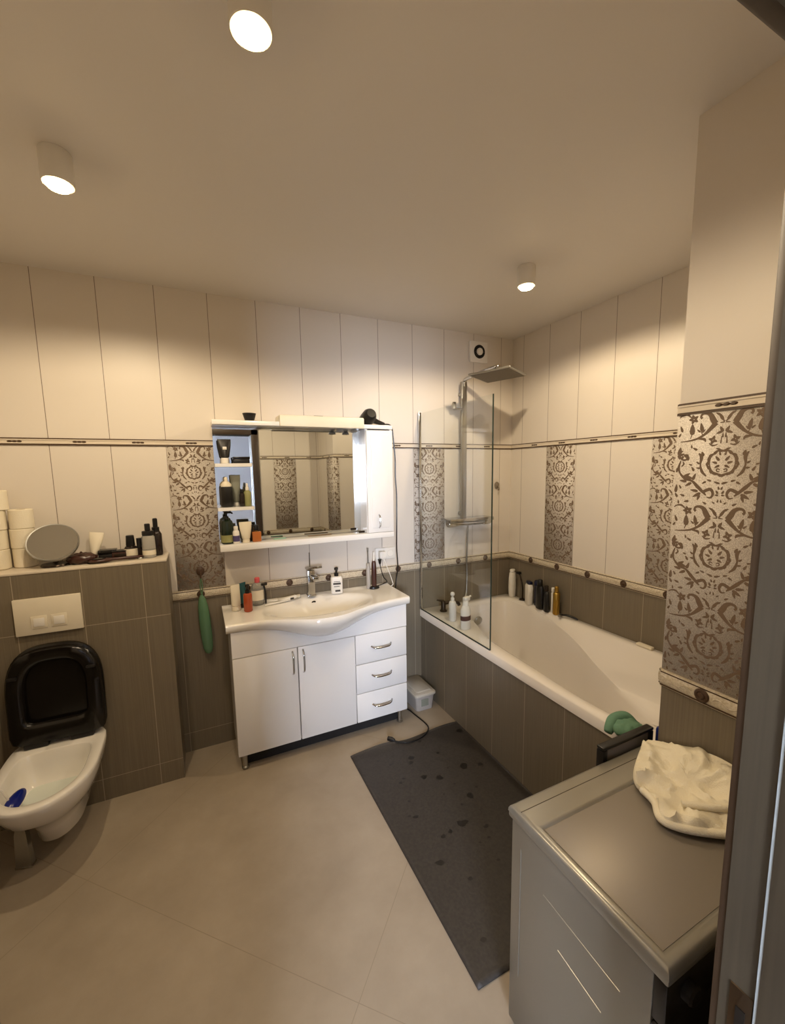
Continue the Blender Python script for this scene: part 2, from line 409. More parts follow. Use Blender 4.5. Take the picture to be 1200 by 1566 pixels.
# ------------------------------------------------------------------ damask tile panels
def damask_polys():
    polys = []
    def stroke(pts, ws):
        P = smooth_path([(x, y, 0) for x, y in pts], 5); n = len(P)
        L = [];  Rr = []
        for i, p in enumerate(P):
            t = (P[min(i+1, n-1)] - P[max(i-1, 0)]).normalized(); nn = Vector((-t.y, t.x, 0))
            f = i/(n-1)*(len(ws)-1); k = min(int(f), len(ws)-2); w = ws[k] + (ws[k+1]-ws[k])*(f-k)
            L.append(p + nn*w); Rr.append(p - nn*w)
        for i in range(n-1): polys.append([L[i], L[i+1], Rr[i+1], Rr[i]])
    def leaf(x, y, ln, w, a):
        pts = []
        for k in range(10):
            q = 2*PI*k/10; lx = math.cos(q)*ln; ly = math.sin(q)*w*(1 - .45*math.cos(q))
            pts.append(Vector((x + lx*math.cos(a) - ly*math.sin(a), y + lx*math.sin(a) + ly*math.cos(a), 0)))
        polys.append(pts)
    def spiral(cx, cy, r0, r1, a0, a1, w0, w1):
        n = 10; pts = [(cx + (r0+(r1-r0)*i/n)*math.cos(a0+(a1-a0)*i/n), cy + (r0+(r1-r0)*i/n)*math.sin(a0+(a1-a0)*i/n)) for i in range(n+1)]
        stroke(pts, [w0, w1])
    D = math.radians
    # V leaves at the top
    leaf(.045, 1.005, .05, .016, D(58)); leaf(.075, 1.035, .03, .012, D(30)); stroke([(.005, .945), (.03, .975)], [.006, .01]); stroke([(.006, .94), (.05, .935)], [.008, .004])
    # acanthus scroll: stem up and over, and sweeping tail
    stroke([(.095, .93), (.125, .98), (.15, 1.03), (.19, 1.055), (.235, 1.05), (.25, 1.02), (.235, 1.0)], [.03, .03, .022, .014, .012, .014])
    stroke([(.09, .94), (.14, .88), (.2, .82), (.28, .775), (.38, .755), (.46, .75)], [.028, .022, .014, .012, .008, .004])
    stroke([(.26, .775), (.2, .765), (.185, .735)], [.008, .016, .004])
    leaf(.235, .9, .055, .02, D(78)); stroke([(.235, .85), (.22, .81)], [.006, .004]); leaf(.21, .86, .025, .01, D(130)); leaf(.265, .865, .025, .01, D(40))
    leaf(.335, .885, .065, .028, D(88)); stroke([(.335, .83), (.35, .78)], [.006, .004])
    for k in range(5): leaf(.325 + .03*math.cos(D(72*k)), 1.0 + .03*math.sin(D(72*k)), .026, .017, D(72*k))
    stroke([(.35, 1.02), (.4, 1.06), (.455, 1.055), (.485, 1.03)], [.006, .012, .008, .004])
    leaf(.46, .64, .05, .022, D(100)); leaf(.43, .6, .03, .014, D(160)); leaf(.465, .57, .03, .014, D(250))
    # crown with rosettes
    leaf(.03, .865, .036, .016, D(62)); leaf(.05, .83, .035, .014, D(-20)); leaf(.014, .80, .03, .008, D(88)); stroke([(.03, .71), (.025, .79)], [.008, .004])
    for k in range(4): leaf(.11 + .025*math.cos(D(90*k+20)), .75 + .03*math.sin(D(90*k+20)), .024, .016, D(90*k+20))
    stroke([(.06, .7), (.11, .69), (.15, .72)], [.004, .01, .004])
    # medallion wreath of small leaves around a vase
    for k in range(9):
        q = D(-82 + 164*k/8); leaf(.145*math.cos(q), .495 + .135*math.sin(q), .034, .016, q + D(90 + 18*(-1)**k))
    stroke([(.02, .372), (.09, .40), (.125, .47), (.12, .55), (.07, .615)], [.005, .006, .007, .006, .004])
    stroke([(.15, .345), (.2, .40), (.222, .48), (.215, .56), (.245, .61)], [.006, .016, .009, .02, .006])
    leaf(.205, .60, .03, .016, D(70)); leaf(.25, .5, .022, .011, D(40)); leaf(.245, .44, .022, .011, D(10))
    leaf(.05, .545, .034, .014, D(52)); leaf(.075, .50, .028, .013, D(18)); leaf(.05, .455, .03, .013, D(-28)); leaf(.028, .60, .024, .010, D(75))
    stroke([(.018, .42), (.045, .43), (.05, .405), (.02, .395)], [.006, .007, .006, .005]); leaf(.05, .65, .026, .010, D(20))
    # side volutes
    spiral(.39, .58, .075, .02, D(60), D(-190), .008, .014)
    leaf(.385, .585, .03, .022, D(20)); leaf(.36, .55, .022, .016, D(120)); leaf(.425, .565, .022, .014, D(-60))
    stroke([(.44, .53), (.46, .45), (.44, .38), (.38, .32), (.3, .29), (.24, .23), (.18, .17), (.14, .13)], [.006, .014, .01, .018, .012, .02, .016, .006])
    stroke([(.43, .46), (.405, .49), (.42, .52)], [.008, .01, .004])
    for x, y, a in ((.36, .36, 150), (.4, .29, 10), (.34, .25, -30), (.33, .33, 200), (.28, .34, 110)): leaf(x, y, .042, .016, D(a))
    leaf(.24, .13, .05, .018, D(-30)); leaf(.27, .18, .045, .016, D(10)); leaf(.22, .1, .035, .014, D(-70))
    stroke([(.17, .17), (.1, .2), (.07, .15), (.09, .105), (.13, .11)], [.018, .018, .014, .01, .006])
    # small centre ornaments between medallions
    leaf(.04, .275, .035, .012, D(20)); leaf(.03, .17, .022, .012, D(60)); leaf(.016, .215, .02, .010, D(70)); leaf(.032, .135, .018, .01, D(0)); leaf(.016, .07, .02, .008, D(100)); leaf(.06, .05, .02, .008, D(40))
    # edge filler
    leaf(.475, .2, .05, .018, D(95)); leaf(.47, .12, .03, .014, D(60)); leaf(.48, .42, .03, .012, D(90)); leaf(.455, .9, .04, .014, D(70)); leaf(.47, .83, .025, .012, D(120))
    for x, y, l, a in ((.29, .66, .03, 30), (.33, .69, .022, 80), (.12, .30, .026, 20), (.17, .275, .026, -30), (.43, .22, .026, 60), (.4, .12, .03, 20), (.35, .05, .03, -10), (.44, .04, .024, 80), (.15, .04, .026, 30), (.3, .43, .03, 60), (.33, .48, .022, 20)): leaf(x, y, l, l*.42, D(a))
    full = []
    for p in polys:
        full.append(p); full.append([Vector((-q.x, q.y, 0)) for q in p][::-1])
    return full
DAM = damask_polys()
def deco(parent, origin, t, out, w=.25, clip=None):
    """panel from origin (2D) along t, between the two borders; the pattern lies on the tile face"""
    o2, t2, n2 = Vector(origin), Vector(t), Vector(out); z0, z1 = .970, 1.7716
    ww = clip if clip else w
    b = MB()
    b.loft([[(*(o2 + t2*u + n2*d), z) for u, d in ((0, -.004), (ww, -.004), (ww, .003), (0, .003))] for z in (z0, z1)], True, True, True, 0)
    hrep = (z1-z0)/3
    for k in range(3):
        for ip, p in enumerate(DAM):
            pts = []
            for q in p:
                u = min(ww-.001, max(.001, (q.x+.5)*w)); z = min(z1-.0005, z0 + hrep*(k + min(q.y, 1.09)/1.06))
                pts.append((*(o2 + t2*u + n2*(.0033 + .0000015*(ip % 97))), z))
            if max(Vector(x[:2]).dot(t2) for x in pts) - min(Vector(x[:2]).dot(t2) for x in pts) < .0008: continue
            vs = [b.bm.verts.new(x) for x in pts]; b._f(vs, 1)
    # face outward
    o = b.build('damask_tile', [M['deco'], M['damask']], parent, recalc=False)
    return o
deco(wall_back, (-2.363, 0), (1, 0), (0, -1)); deco(wall_back, (-.863, 0), (1, 0), (0, -1))
deco(wall_right, (0, -.366), (0, -1), (-1, 0)); deco(wall_right, (0, -1.116), (0, -1), (-1, 0))
deco(wall_pier, (PX, PY), (0, -1), (-1, 0)); deco(wall_front, (-1.18, FY), (-1, 0), (0, 1))
deco(wall_pier, (PX, PY), (1, 0), (0, 1), clip=.06)

# ------------------------------------------------------------------ door frame around the camera side
df = thing('door_1', 'dark wooden door frame cutting off the right and top edge', 'door frame', (OX1, FY, 0)); df['kind'] = 'structure'
b = MB()
# jamb linings (right, left, head)
b.box(OX1, OX1+.02, FY-.115, FY+.0115, 0, OH+.02, mi=0); b.box(OX0-.02, OX0, FY-.115, FY+.004, 0, OH+.02, mi=0); b.box(OX0-.02, OX1+.02, FY-.115, FY+.004, OH, OH+.02, mi=0)
b.build('door_lining', M['wood'], df)
b = MB()
# rebate step (door stop)
b.box(OX1-.005, OX1, FY-.115, FY-.029, 0, OH, bev=.001); b.box(OX0, OX0+.005, FY-.115, FY-.029, 0, OH, bev=.001); b.box(OX0, OX1, FY-.115, FY-.029, OH-.005, OH, bev=.001)
b.build('door_stop', M['wood'], df)
b = MB(); b.box(OX1-.004, OX1, FY-.029, FY-.026, .001, OH-.001); b.build('seal', mat('grey_seal', '#8f9697', .4), df)
b = MB()
for x0, x1, z0, z1 in ((OX1+.002, OX1+.075, 0, OH+.075), (OX0-.075, OX0-.002, 0, OH+.075), (OX0-.075, OX1+.075, OH+.002, OH+.075)):
    b.box(x0, x1, FY+.0, FY+.022, z0, z1, bev=.004)
b.build('door_casing', M['wooddark'], df)
b = MB(); b.box(OX1-.002, OX1+.004, FY-.024, FY+.0, .86, .975, bev=.001); b.box(OX1-.0035, OX1-.001, FY-.018, FY-.008, .90, .95, mi=1)
b.build('strike_plate', [M['brass'], M['black']], df)

# ------------------------------------------------------------------ ceiling spotlights
for i, (x, y, lb) in enumerate(((-2.07, -1.60, 'ceiling spotlight nearest the doorway, brightest at the top'), (-2.545, -.90, 'ceiling spotlight above the toilet side of the room'), (-.725, -.92, 'ceiling spotlight above the bathtub'))):
    t = thing('ceiling_spotlight', lb, 'ceiling light', (x, y, H), group='surface ceiling spotlights')
    b = MB(); b.lathe([(.040, H), (.042, H-.003), (.042, H-.088), (.040, H-.090), (.034, H-.090), (.034, H-.08)], (x, y, 0), 32, cap1=False); b.build('housing', M['whitepl'], t)
    b = MB(); b.lathe([(.0335, H-.084), (.0335, H-.092), (.028, H-.099), (.016, H-.103), (.002, H-.104)], (x, y, 0), 28); b.build('bulb', M['lamp'], t)
    ld = bpy.data.lights.new('bulb_light', 'SPOT'); ld.energy = 29.5; ld.color = (1.0, .80, .54); ld.spot_size = math.radians(168); ld.spot_blend = .3; ld.shadow_soft_size = .018
    lo = bpy.data.objects.new('bulb_light', ld); COL.objects.link(lo); lo.parent = t; lo.location = (0, 0, -.125)

# ------------------------------------------------------------------ extractor fan
t = thing('extractor_fan', 'square white extractor fan high in the corner above the shower', 'fan', (-.329, -.001, 2.46))
b = MB(); b.box(-.405, -.253, -.022, -.001, 2.386, 2.532, bev=.006)
b.build('cover', M['whitepl'], t)
Rf = Matrix.Translation((-.329, -.022, 2.46)) @ Matrix.Rotation(PI/2, 4, 'X')
b = MB(); b.lathe([(.047, 0), (.047, .004), (.043, .005), (.041, .001), (.026, .001)], seg=32, R=Rf, cap1=True); b.build('vent_opening', M['blackmat'], t)
b = MB(); b.lathe([(.025, .001), (.025, .010), (.021, .013), (0, .014)], seg=28, R=Rf); b.build('centre_cap', M['whitepl'], t)
b = MB()
for k in range(8):
    a = 2*PI*k/8; b.box(.024, .045, -.0015, .0015, .001, .006, R=Rf @ Matrix.Rotation(a, 4, 'Z'))
b.build('grille_bars', M['bronze'], t)

# ------------------------------------------------------------------ bathtub
TX, TZ = -.83, .62
t = thing('bathtub', 'white built-in bathtub with moulded sloping backrest', 'bathtub', (-.415, -.9, 0))
outer = []; N = 96
def rr_pts(x0, x1, y0, y1, r, n):
    """rounded rectangle as n points starting at angle 0 about centre, equal by index"""
    cx, cy = (x0+x1)/2, (y0+y1)/2; hx, hy = (x1-x0)/2, (y1-y0)/2; out = []
    for k in range(n):
        a = 2*PI*k/n; c, s = math.cos(a), math.sin(a)
        q = min(hx/abs(c) if abs(c) > 1e-6 else 1e9, hy/abs(s) if abs(s) > 1e-6 else 1e9)
        x, y = c*q, s*q
        # round corner
        ax, ay = abs(x), abs(y)
        if ax > hx-r and ay > hy-r:
            lo, hi = 0, q
            for _ in range(30):
                mid = (lo+hi)/2; mx, my = abs(c*mid), abs(s*mid)
                ins = not (mx > hx-r and my > hy-r and (mx-hx+r)**2+(my-hy+r)**2 > r*r)
                if ins: lo = mid
                else: hi = mid
            x, y = c*lo, s*lo
        out.append((cx+x, cy+y))
    return out
def poly_ring(poly, c, n):
    """sample a closed polygon (star shaped about c) at n equal angles, with catmull smoothing"""
    P = [Vector((*p, 0)) for p in poly]; m = len(P); dense = []
    for i in range(m):
        p0, p1, p2, p3 = P[i-1], P[i], P[(i+1) % m], P[(i+2) % m]
        for k in range(10):
            s = k/10
            dense.append(.5*((2*p1)+(-p0+p2)*s+(2*p0-5*p1+4*p2-p3)*s*s+(-p0+3*p1-3*p2+p3)*s**3))
    out = []
    for k in range(n):
        a = 2*PI*k/n; d = Vector((math.cos(a), math.sin(a), 0)); best = 0
        for i in range(len(dense)):
            A = dense[i]-Vector((*c, 0)); B = dense[(i+1) % len(dense)]-Vector((*c, 0)); e = B-A
            den = d.x*e.y - d.y*e.x
            if abs(den) < 1e-12: continue
            tt = (A.x*e.y - A.y*e.x)/den; ss = (A.x*d.y - A.y*d.x)/den
            if tt > 0 and -1e-6 <= ss <= 1+1e-6: best = max(best, tt)
        out.append((c[0]+d.x*best, c[1]+d.y*best))
    return out
tc_ = (-.43, -.80)
def rect_ring(x0, x1, y0, y1):
    return poly_rect(x0, x1, y0, y1)
def poly_rect(x0, x1, y0, y1, c=tc_, n=N):
    out = []
    for k in range(n):
        a = 2*PI*k/n; cx, sy = math.cos(a), math.sin(a)
        qs = []
        if cx > 1e-9: qs.append((x1-c[0])/cx)
        if cx < -1e-9: qs.append((x0-c[0])/cx)
        if sy > 1e-9: qs.append((y1-c[1])/sy)
        if sy < -1e-9: qs.append((y0-c[1])/sy)
        q = min(qs); out.append((c[0]+cx*q, c[1]+sy*q))
    return out
O = poly_rect(TX, -.003, PY+.003, -.003)
O2 = poly_rect(TX+.006, -.008, PY+.008, -.008)
rim = poly_ring([(-.60, -.085), (-.35, -.075), (-.12, -.09), (-.075, -.2), (-.07, -.55), (-.07, -1.0), (-.07, -1.5), (-.13, -1.66), (-.42, -1.69), (-.68, -1.66), (-.765, -1.45), (-.745, -1.0), (-.715, -.65), (-.625, -.38), (-.612, -.22)], tc_, N)
crease = poly_ring([(-.59, -.10), (-.35, -.092), (-.14, -.105), (-.095, -.2), (-.09, -.42), (-.14, -.68), (-.20, -.86), (-.31, -1.08), (-.43, -1.32), (-.50, -1.50), (-.56, -1.60), (-.69, -1.58), (-.755, -1.43), (-.735, -1.0), (-.705, -.65), (-.615, -.38), (-.602, -.22)], tc_, N)
floorr = poly_ring([(-.52, -.19), (-.36, -.17), (-.22, -.19), (-.17, -.4), (-.22, -.8), (-.33, -1.05), (-.43, -1.2), (-.55, -1.3), (-.64, -1.2), (-.66, -.9), (-.60, -.6), (-.54, -.35)], tc_, N)
def zc(p):   # height of the moulded ledge's inner edge
    d = sm(.02, .30, (p[0]+.09) * -1 if p[1] < -.4 else 0)
    far = sm(-.3, -1.15, p[1]); right = sm(-.70, -.48, p[0])
    return .606 - .07*far*right
rings = [[(x, y, TZ-.05) for x, y in O], [(x, y, TZ-.006) for x, y in O], [(x, y, TZ) for x, y in O2],
         [(x+(a-x)*.12, y+(c-y)*.12, TZ+.001) for (x, y), (a, c) in zip(rim, O2)], [(x, y, TZ-.004) for x, y in rim],
         [(x+(a-x)*.12, y+(c-y)*.12, TZ-.012) for (x, y), (a, c) in zip(rim, crease)],
         [(x+(a-x)*.5, y+(c-y)*.5, (TZ-.016+zc((a, c)))/2-.004) for (x, y), (a, c) in zip(rim, crease)],
         [(x, y, zc((x, y))) for x, y in crease],
         [(x+(a-x)*.10, y+(c-y)*.10, zc((x, y))-.03) for (x, y), (a, c) in zip(crease, floorr)],
         [(x+(a-x)*.45, y+(c-y)*.45, .39) for (x, y), (a, c) in zip(crease, floorr)],
         [(x+(a-x)*.8, y+(c-y)*.8, .235) for (x, y), (a, c) in zip(crease, floorr)],
         [(x, y, .20) for x, y in floorr],
         [(tc_[0]+(x-tc_[0])*.5, tc_[1]+(y-tc_[1])*.5, .192) for x, y in floorr]]
b = MB(); b.loft(rings, True, False, True)
for f in b.bm.faces: pass
o = b.build('tub_shell', M['acrylic'], t, ang=60)
Rv = Matrix.Translation((-.40, -.128, .50)) @ Matrix.Rotation(PI/2+.2, 4, 'X')
b = MB(); b.lathe([(.034, 0), (.034, .008), (.028, .014), (0, .016)], seg=24, R=Rv); b.build('overflow_cover', M['chrome_dull'], t)
b = MB(); b.lathe([(.03, .193), (.03, .197), (.02, .199), (0, .2)], (-.40, -.35, 0), 24); b.build('drain', M['chrome'], t)

# ------------------------------------------------------------------ glass bath screen
t = thing('bath_screen', 'clear glass screen standing on the bathtub rim', 'shower screen', (-.82, -.4, TZ+.002))
b = MB(); b.box(-.823, -.817, -.800, -.012, TZ+.003, 2.006); b.build('glass_pane', M['glass'], t)
b = MB(); b.box(-.8235, -.8165, -.8035, -.8, TZ+.003, 2.006); b.build('glass_edge', M['glassedge'], t)
b = MB(); b.box(-.829, -.811, -.022, -.001, TZ+.003, 2.012, bev=.002); b.build('wall_profile', M['chrome'], t)
b = MB(); b.box(-.824, -.816, -.8, -.02, TZ+.0012, TZ+.006); b.build('bottom_seal', M['glassedge'], t)

# ------------------------------------------------------------------ shower column
t = thing('shower_column', 'chrome shower column with square rain head in the corner', 'shower', (-.48, -.03, 1.25))
CXs = -.482
b = MB(); b.box(CXs-.021, CXs+.021, -.062, -.042, 1.25, 2.235, bev=.004); b.build('riser_pipe', M['chrome_dull'], t)
b = MB()
for z in (1.30, 2.15): b.lathe([(.014, 0), (.014, .045)], seg=14, R=Matrix.Translation((CXs, 0, z)) @ Matrix.Rotation(PI/2, 4, 'X'))
b.build('wall_bracket', M['chrome_dull'], t)
b = MB(); b.tube(smooth_path([(CXs, -.052, 2.20), (CXs, -.056, 2.235), (CXs, -.09, 2.248), (CXs+.004, -.25, 2.258), (CXs+.012, -.385, 2.262)], 6), .0125, 12); b.build('shower_arm', M['chrome'], t)
hd = Matrix.Translation((-.467, -.40, 2.205)) @ Matrix.Rotation(math.radians(-2), 4, 'X') @ Matrix.Rotation(math.radians(27), 4, 'Z')
b = MB(); b.box(-.137, .137, -.137, .137, 0, .012, bev=.004, R=hd); b.box(-.11, .11, -.11, .11, .012, .017, bev=.003, R=hd)
hd_o = b.build('rain_head', M['chrome_dull'], t)
b = MB(); b.box(-.125, .125, -.125, .125, -.002, .001, R=hd); b.build('nozzle_plate', mat('nozzle_rubber', '#6a6255', .5), hd_o)
b = MB(); b.lathe([(.014, .017), (.02, .026), (.02, .036), (.013, .05), (.013, .062)], seg=16, R=hd); b.build('swivel_joint', M['chrome'], t)
b = MB(); b.box(-.64, -.262, -.125, -.004, 1.262, 1.272, bev=.003); b.box(-.64, -.262, -.128, -.122, 1.25, 1.274, bev=.002); b.build('mixer_shelf', M['chrome'], t)
Rm = Matrix.Translation((-.63, -.075, 1.235)) @ Matrix.Rotation(PI/2, 4, 'Y')
b = MB(); b.lathe([(.022, 0), (.025, .005), (.025, .06), (.021, .065), (.021, .30), (.025, .305), (.025, .36), (.022, .365)], seg=20, R=Rm); b.build('thermostat_bar', M['chrome'], t)
b = MB(); b.tube(smooth_path([(-.455, -.075, 1.215), (-.452, -.06, 1.1), (-.45, -.05, .95), (-.45, -.055, .82), (-.47, -.075, .70), (-.52, -.1, .66)], 6), .0075, 10); b.build('shower_hose', M['chrome_dull'], t)
b = MB(); b.lathe([(.011, 2.04), (.016, 2.045), (.016, 2.075), (.012, 2.09)], (-.565, -.055, 0), 14); b.tube([(-.565, -.055, 2.05), (-.50, -.052, 2.045)], .008, 8); b.build('handset_holder', M['chrome_dull'], t)

# bath mixer tap on the rim, behind the glass
t = thing('bath_tap', 'dark bath tap on the far left corner of the tub rim behind glass', 'tap', (-.70, -.125, TZ))
b = MB(); b.lathe([(.026, TZ+.0012), (.026, TZ+.008), (.018, TZ+.014), (.016, TZ+.07), (.012, TZ+.075)], (-.70, -.125, 0), 20); b.build('tap_body', M['bronze'], t)
b = MB(); b.tube(smooth_path([(-.70, -.125, TZ+.055), (-.66, -.135, TZ+.062), (-.60, -.15, TZ+.055), (-.585, -.153, TZ+.035)], 5), .012, 12); b.build('spout', M['bronze'], t)
b = MB(); b.tube([(-.70, -.125, TZ+.074), (-.75, -.12, TZ+.088)], [.009, .006], 10); b.build('lever', M['bronze'], t)

# wall hooks
def wall_hook(x, z, lb, m):
    t = thing('wall_hook', lb, 'hook', (x, -.001, z))
    R0 = Matrix.Translation((x, -.0008, z)) @ Matrix.Rotation(PI/2, 4, 'X')
    b = MB(); b.lathe([(.020, .003), (.022, .006), (.020, .012), (.012, .016), (0, .017)], seg=20, sy=1.25, R=R0); b.build('plate', m, t)
    b = MB(); b.tube(smooth_path([(x, -.012, z), (x, -.03, z-.01), (x, -.034, z-.03), (x, -.026, z-.035)], 4), [.005]*13, 8); b.build('hook_arm', m, t)
wall_hook(-.143, 1.497, 'small greyish hook stuck on the pale tile beside the shower', mat('hook_grey', '#7d7263', .4))
wall_hook(-2.243, 1.072, 'dark oval hook stuck on the patterned tile above the green holder', M['knob_brown'])
# long green holder hanging below the hook
t = thing('wall_holder', 'long translucent green plastic holder hanging between toilet box and vanity', 'holder', (-2.236, -.03, .78))
b = MB(); rgs = []
for u, w, d in ((0, .010, .008), (.03, .020, .012), (.10, .026, .016), (.30, .030, .018), (.62, .030, .018), (.82, .026, .016), (.94, .018, .012), (1, .008, .006)):
    z = .595 + .345*u; x = -2.23 - .016*u
    rgs.append([(x + w*math.cos(2*PI*k/18), -.036 + d*math.sin(2*PI*k/18), z) for k in range(18)])
b.loft(rgs); b.build('holder_body', M['greenglass'], t)
b = MB(); b.tube([(-2.246, -.034, .66), (-2.256, -.046, .86)], .004, 8); b.build('highlight_strip', M['whitepl'], t)  # white strip put in as the highlight streak along the holder
b = MB(); b.tube(smooth_path([(-2.245, -.034, .935), (-2.25, -.032, .985), (-2.244, -.034, 1.035), (-2.238, -.032, .985), (-2.245, -.034, .935)], 6), .003, 6); b.build('loop', M['greenglass'], t)

# ------------------------------------------------------------------ vanity
VX0, VX1, VY, VZ0, VZ1 = -2.1235, -1.1035, -.334, .099, .7965
t = thing('vanity_cabinet', 'white glossy vanity cabinet with two doors and three drawers', 'cabinet', ((VX0+VX1)/2, -.17, 0))
b = MB(); w_ = .016
b.box(VX0, VX0+w_, VY+.019, -.03, VZ0, VZ1); b.box(VX1-w_, VX1, VY+.019, -.03, VZ0, VZ1); b.box(VX0+w_, VX1-w_, VY+.019, -.03, VZ0, VZ0+w_); b.box(VX0+w_, VX1-w_, -.046, -.03, VZ0+w_, VZ1-.12); b.box(-1.452, -1.436, VY+.019, -.05, VZ0+w_, .66)
b.build('carcass', M['white'], t)
def fascia_top(x):
    q = math.sqrt(((x+1.62)/.315)**2 + ((-.325+.225)/.175)**2); d = .115*(1 - sm(.25, 1.08, q)) if q < 1.12 else 0
    return min(VZ1, .845 - d - .014)
b = MB(); b.loft([[(VX0, y, .657), (VX1, y, .657)] + [(VX1 + (VX0-VX1)*k/48, y, fascia_top(VX1 + (VX0-VX1)*k/48)) for k in range(49)] for y in (VY, VY+.018)]); b.build('fascia', M['white'], t)
def bow(pa, pb, out, r=.0045, lift=.026):
    pa, pb, out = Vector(pa), Vector(pb), Vector(out); n = 12
    return [pa + (pb-pa)*(i/n) + out*lift*min(1, 2.6*math.sin(PI*i/n))**.7*(.75+.25*math.sin(PI*i/n)) if 0 < i < n else (pa if i == 0 else pb) for i in range(n+1)]
for x0, x1, hx in ((VX0, -1.7855, -1.813), (-1.7815, -1.4455, -1.754)):
    b = MB(); b.box(x0, x1, VY, VY+.018, VZ0, .653, bev=.004); d = b.build('door', M['white'], t)
    b = MB(); b.tube(bow((hx, VY, .635), (hx, VY, .503), (0, -1, 0)), [.0055]*13, 10); b.build('handle', M['chrome'], d)
for k, (z0, z1) in enumerate(((.4695, .653), (.2845, .4655), (VZ0, .2805))):
    b = MB(); b.box(-1.4415, VX1, VY, VY+.018, z0, z1, bev=.004); d = b.build('drawer', M['white'], t)
    zz = (.57, .388, .198)[k]; b = MB(); pts = bow((-1.342, VY, zz), (-1.212, VY, zz), (0, -1, -.35)); b.tube(pts, [.0055]*13, 10); b.build('handle', M['chrome'], d)
for x in (VX0+.035, VX1-.035):
    for y in (VY+.045, -.07):
        b = MB(); b.lathe([(.017, .001), (.019, .004), (.019, .012), (.0135, .016), (.0135, .085), (.02, .09), (.02, VZ0)], (x, y, 0), 18); b.build('leg', M['chrome_dull'], t)

b = MB(); b.box(VX0+.03, VX1-.03, VY+.075, VY+.085, .001, VZ0-.001); b.build('gap_shade_panel', M['blackmat'], t)  # dark panel added below the cabinet to stand in for the shade there
# washbasin
CZ = .845
EDGE = [(-2.145, -.337), (-2.07, -.338), (-2.0, -.342), (-1.94, -.353), (-1.895, -.37), (-1.83, -.40), (-1.777, -.432), (-1.72, -.458), (-1.664, -.472), (-1.61, -.476), (-1.547, -.468), (-1.48, -.440), (-1.414, -.406), (-1.34, -.378), (-1.254, -.360), (-1.17, -.346), (-1.083, -.338)]
def yf(x):
    for (xa, ya), (xb, yb) in zip(EDGE, EDGE[1:]):
        if xa <= x <= xb:
            s = (x-xa)/(xb-xa); return ya + (yb-ya)*s
    return EDGE[0][1] if x < EDGE[0][0] else EDGE[-1][1]
def yfs(x): return (yf(x-.02) + yf(x) + yf(x+.02) + yf(x-.04) + yf(x+.04))/5
def zbot(x):
    s = math.exp(-((x+1.62)/.23)**2); return .7975 - .092*s
t = thing('washbasin', 'white ceramic washbasin top with bowed front on the vanity', 'sink', (-1.614, -.2, CZ-.04))
b = MB(); NX, NY = 90, 34; X0, X1 = -2.145, -1.083
def top(u, v):
    x = X0 + (X1-X0)*u; y = -.004 + (yfs(x)+.004)*v
    e = ((x+1.62)/.315)**2 + ((y+.225)/.175)**2
    q = math.sqrt(e); d = 0
    if q < 1.12: d = .115*(1 - sm(.25, 1.08, q)) + .0
    lip = .007*math.exp(-((y+.004)/.03)**2)       # slight upstand along the wall
    return Vector((x, y, CZ + lip - d))
vv = b.grid(NX, NY, top)
# front apron rows following the bowed edge
rows = []
for k, (dy, fz) in enumerate(((-.006, .06), (-.008, .22), (-.008, .45), (-.006, .72), (-.001, .93), (.006, 1.0))):
    row = []
    for i in range(NX+1):
        x = X0 + (X1-X0)*i/NX; zb = zbot(x); bulge = math.exp(-((x+1.62)/.24)**2)
        row.append(b.bm.verts.new((x, yfs(x) + dy + (bulge*.14*max(0, fz-.25)**1.3 if fz > .25 else 0), CZ - .003 - (CZ-.003-zb)*fz)))
    rows.append(row)
prev = [vv[i][NY] for i in range(NX+1)]
for row in rows:
    for i in range(NX): b._f([prev[i], prev[i+1], row[i+1], row[i]])
    prev = row
back = [b.bm.verts.new((X0+(X1-X0)*i/NX, -.004, .7975)) for i in range(NX+1)]
for side in (0, NX):
    loop = [vv[side][j] for j in range(NY+1)] + [r[side] for r in rows] + [back[side]]
    b._f(loop)
for i in range(NX): b._f([vv[i][0], back[i], back[i+1], vv[i+1][0]])
o = b.build('basin', M['ceramic'], t, ang=50)
b = MB(); b.lathe([(.013, .0), (.013, .003), (.008, .004), (0, .0015)], seg=16, R=Matrix.Translation((-1.62, -.082, .818)) @ Matrix.Rotation(PI/2+.7, 4, 'X')); b.build('overflow_hole', M['blackmat'], t)
b = MB(); b.lathe([(.022, .0), (.022, .004), (0, .006)], (-1.62, -.235, CZ-.1145), 20); b.build('drain', M['chrome'], t)

# basin mixer
t = thing('basin_tap', 'square chrome mixer tap standing behind the washbasin bowl', 'tap', (-1.625, -.046, CZ+.003))
zt = CZ+.0052
b = MB(); b.box(-1.647, -1.603, -.068, -.024, zt, zt+.165, bev=.004); b.box(-1.651, -1.599, -.072, -.020, zt, zt+.008, bev=.002); b.build('tap_body', M['chrome'], t)
b = MB(); b.box(-1.643, -1.607, -.175, -.066, zt+.128, zt+.148, bev=.003); b.build('spout', M['chrome'], t)
b = MB(); Rl = Matrix.Translation((-1.625, -.046, zt+.170)) @ Matrix.Rotation(math.radians(-10), 4, 'X') @ Matrix.Rotation(math.radians(30), 4, 'Z')
b.box(-.022, .022, -.085, .024, .002, .016, bev=.003, R=Rl); b.build('lever', M['chrome'], t)
b = MB(); b.tube([(-1.625, -.03, zt+.17), (-1.622, -.028, zt+.272)], .0035, 8); b.build('pop_up_rod', M['chrome'], t)

